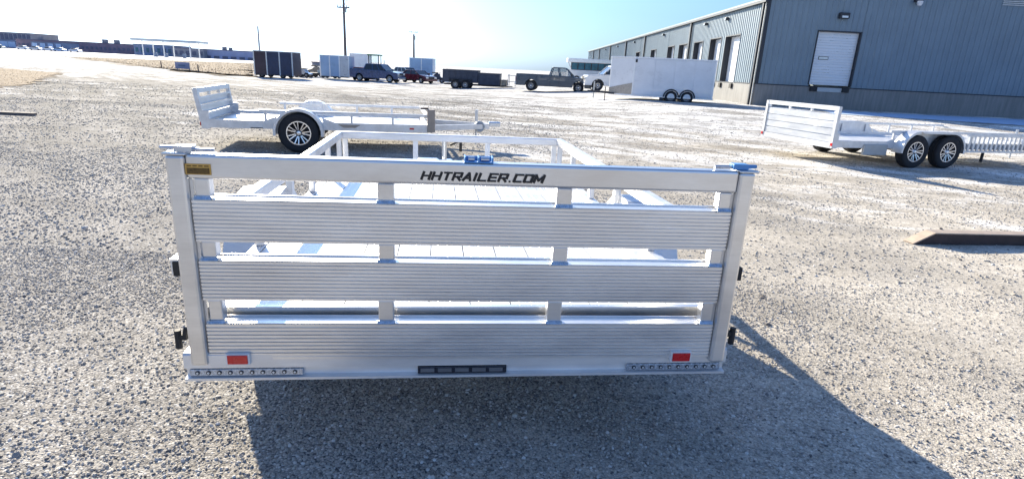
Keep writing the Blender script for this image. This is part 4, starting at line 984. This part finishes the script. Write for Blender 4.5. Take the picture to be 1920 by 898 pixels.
machine("dark quad bike standing left of the charcoal trailer", 817, 156, 2.1, 1.15, 'charcoal', True)

# ------------------------------------------------------------------ poles
def utility_pole(label, px, pyt, pyb, D, arms, top_extra):
    b = ray(px, pyb); b = b*(D/b.y); tp = ray(px, pyt); zt = CAM_H+tp.z*(D/tp.y); z = gz(b.x, D)
    t = thing("utility_pole", label, "utility pole", (b.x, D, z), 0)
    Ht = zt-z+top_extra
    MB().cyl((0, 0, -0.3), (0, 0, Ht), 0.21 if D < 100 else 0.30, 12, 0.13 if D < 100 else 0.20).build("pole", M['wood_pole'], t, smooth=True)
    for (za, w2) in arms:
        a = MB().box(-w2, w2, -0.24, -0.14, za-0.08, za+0.08).build("crossarm", M['wood_pole'], t)
        for x in (-w2*0.92, -w2*0.5, w2*0.5, w2*0.92): MB().cyl((x, -0.19, za+0.08), (x, -0.19, za+0.34), 0.06, 8).build("insulator", M['galv'], a)
        MB().bar((-w2*0.6, -0.19, za-0.06), (0, -0.19, za-0.9), 0.04, 0.04).bar((w2*0.6, -0.19, za-0.06), (0, -0.19, za-0.9), 0.04, 0.04).build("brace", M['wood_pole'], a)
    return t, Ht
t, Ht = utility_pole("tall wooden utility pole with two crossarms right of the pale box trailer", 648, 0, 113, 78, [(10.15-0.6, 0.9), (8.6, 0.8)], 0.9)
MB().cyl((0.28, -0.2, 8.0), (0.28, -0.2, 8.6), 0.13, 10).build("transformer", M['galv'], t)
t, Ht = utility_pole("smaller distant utility pole with one crossarm above the parked cars", 776, 65, 122, 150, [(9.7, 1.1)], 0.0)
MB().cyl((0.3, -0.2, 7.9), (0.3, -0.2, 8.8), 0.16, 10).build("transformer", M['galv'], t)
# street lamp
D = 110; b = ray(488, 112); b = b*(D/b.y); tp = ray(488, 50); zt = CAM_H+tp.z*(D/tp.y)
t = thing("street_lamp", "slim street lamp with one short arm rising behind the dark enclosed trailer", "street lamp", (b.x, D, gz(b.x, D)), 0)
hh = zt-gz(b.x, D); MB().cyl((0, 0, 0), (0, 0, hh), 0.21, 10, 0.15).build("pole", M['galv'], t, smooth=True)
MB().cyl((0, 0, hh-0.05), (-1.2, 0, hh+0.15), 0.05, 8).build("arm", M['galv'], t); MB().box(-1.9, -1.15, -0.2, 0.2, hh+0.08, hh+0.22).build("lamp_head", M['galv'], t, bevel=0.04)

# ------------------------------------------------------------------ distant buildings, canopy, cars
def block(label, px0, px1, pt, D, dep, wall, roof='bl_dark', wins=None, chim=(), name="distant_building"):
    a = ray(px0, pt); a = a*(D/a.y); b = ray(px1, pt+ (px1-px0)*0.05); b = b*(D/b.y); L = b.x-a.x; z = gz(a.x, D)-0.2; H = CAM_H+a.z-z
    t = thing(name, label, "building", (a.x, D, z), 0)
    MB().box(0, L, 0, dep, 0, H-0.3).build("wall", M[wall], t); MB().box(-0.2, L+0.2, -0.2, dep+0.2, H-0.299, H).build("roof", M[roof], t)
    if wins:
        n, w2, z0, z1, mt = wins
        for k in range(n):
            x = L*(k+0.5)/n
            f = MB().box(x-w2/2, x+w2/2, -0.10, -0.001, z0*H, z1*H).build("window", M['bl_dark'], t); MB().box(x-w2/2+0.15, x+w2/2-0.15, -0.14, -0.101, z0*H+0.15, z1*H-0.15).build("pane", M[mt], f)
    for u, s in chim: MB().box(L*u-s/2, L*u+s/2, 2, 2+s, H+0.001, H+s*0.9).build("roof_vent", M['bl_grey'], t)
    return t, L, H
block("tall dark striped building at the far left edge of the horizon", -60, 56, 57, 330, 20, 'bl_grey', 'bl_dark', (14, 1.8, 0.35, 0.9, 'bl_dark'))
block("low pale teal fronted building at the far left edge", -60, 28, 70.5, 290, 14, 'bl_blue', 'bl_dark', (6, 4.0, 0.15, 0.8, 'bl_pane'))
block("long low mauve building on the left horizon with rooftop vents", 29, 252, 72.5, 280, 22, 'bl_brown', 'bl_dark', (26, 1.2, 0.35, 0.6, 'bl_dark'), [(0.17, 1.6), (0.72, 1.8), (0.82, 1.8)])
block("pale blue glazed showroom in front of the mauve building", 57, 116, 77, 262, 10, 'bl_blue', 'bl_dark', (4, 2.6, 0.15, 0.85, 'bl_pane'))
block("dark blue store building behind the fuel station canopy", 250, 322, 82, 270, 16, 'bl_blue', 'bl_dark', (7, 1.4, 0.3, 0.7, 'teal'))
block("grey shop building right of the fuel station canopy", 322, 381, 89, 265, 14, 'bl_grey', 'bl_dark', (5, 1.8, 0.3, 0.7, 'bl_dark'))
block("long lavender warehouse on the horizon left of the dark enclosed trailer", 381, 477, 92, 268, 18, 'bl_lav', 'bl_dark', (6, 2.5, 0.1, 0.35, 'bl_dark'), [(0.36, 1.5), (0.48, 1.3)])
block("low grey shed on the horizon behind the small machines", 585, 602, 116, 190, 10, 'bl_grey')
# canopy
D = 225; a = ray(243, 71); a = a*(D/a.y); b = ray(367, 77.5); b = b*(D/b.y); L = b.x-a.x; z = gz(a.x, D); H = CAM_H+a.z-z
t = thing("fuel_station_canopy", "flat fuel station canopy on slim white columns at the left horizon", "canopy", (a.x, D, z), 0)
MB().box(0, L, 0, 9, H-0.9, H).build("roof_slab", M['canopy'], t)
for u in (0.15, 0.47, 0.87):
    for y in (1.0, 7.5): MB().box(L*u-0.15, L*u+0.15, y, y+0.3, 0, H-0.901).build("column", M['whitepl'], t)
for u in (0.26, 0.42, 0.7): MB().box(L*u-0.5, L*u+0.5, 4, 5, 0, 1.6).build("fuel_pump", M['bl_blue'], t)
cars = [(-2, 'teal'), (44, 'truck_white'), (68, 'silver'), (92, 'truck_white'), (112, 'bl_pane'), (141, 'truck_white')]
names = {0: "dark teal van parked at the far left horizon", 1: "leftmost white car in front of the mauve building", 2: "silver car under the pale blue showroom windows", 3: "white car in front of the right half of the pale blue showroom",
         4: "pale blue car at the right corner of the showroom", 5: "rightmost white car in front of the long mauve building"}
for i, (px, mt) in enumerate(cars):
    D = 240; r = ray(px, 92); r = r*(D/r.y); z = gz(r.x, D)
    t = thing("distant_car", names[i], "car", (r.x, D, z), 0, "cars parked before the far buildings")
    MB().prism([(-2.3, 0.35), (-2.3, 1.0), (-1.4, 1.15), (-0.9, 1.65), (0.7, 1.65), (1.3, 1.1), (2.2, 0.95), (2.3, 0.35)], 'y', -0.9, 0.9).build("body", M[mt], t, bevel=0.08)
    MB().prism([(-1.25, 1.15), (-0.85, 1.55), (0.6, 1.55), (1.1, 1.12)], 'y', -0.915, 0.915).build("window", M['glass_dark'], t)
    for x in (-1.4, 1.4): q = wheel(t, (x, -0.85, 0.33), 0.33, 0.2, 'steel'); q.rotation_euler = (0, 0, -math.pi/2)
# sign, posts and a blue drum on the grass verge
for px, py, h, nm, lab in ((303, 128, 0.9, "marker_post", "left dark marker post on the grass verge"), (372, 134, 0.8, "marker_post", "right tan marker post on the grass verge")):
    c = at(px, py); tag(MB().box(c.x-0.05, c.x+0.05, c.y-0.05, c.y+0.05, c.z-0.1, c.z+h).build(nm, M['wood_pole']), lab, "post", "marker posts on the verge")
c = at(343, 132); t = thing("verge_sign", "low pale blue sign board on the grass verge between two posts", "sign", (c.x, c.y, c.z), 0)
MB().box(-0.9, 0.9, -0.04, 0.04, 0.15, 0.95).build("board", M['bl_lav'], t); MB().box(-0.8, -0.7, 0.041, 0.12, -0.1, 0.9).box(0.7, 0.8, 0.041, 0.12, -0.1, 0.9).build("legs", M['wood_pole'], t); MB().box(-0.5, 0.4, -0.06, -0.041, 0.45, 0.65).build("panel", M['bl_blue'], t)
# low debris piece at the left edge
c = at(20, 216); tag(MB().bar((c.x-1.2, c.y, 0.03), (c.x+0.5, c.y+0.1, 0.035), 0.10, 0.05).build("timber_plank", M['wood_pole']), "dark thin plank lying on the gravel near the left edge", "plank")
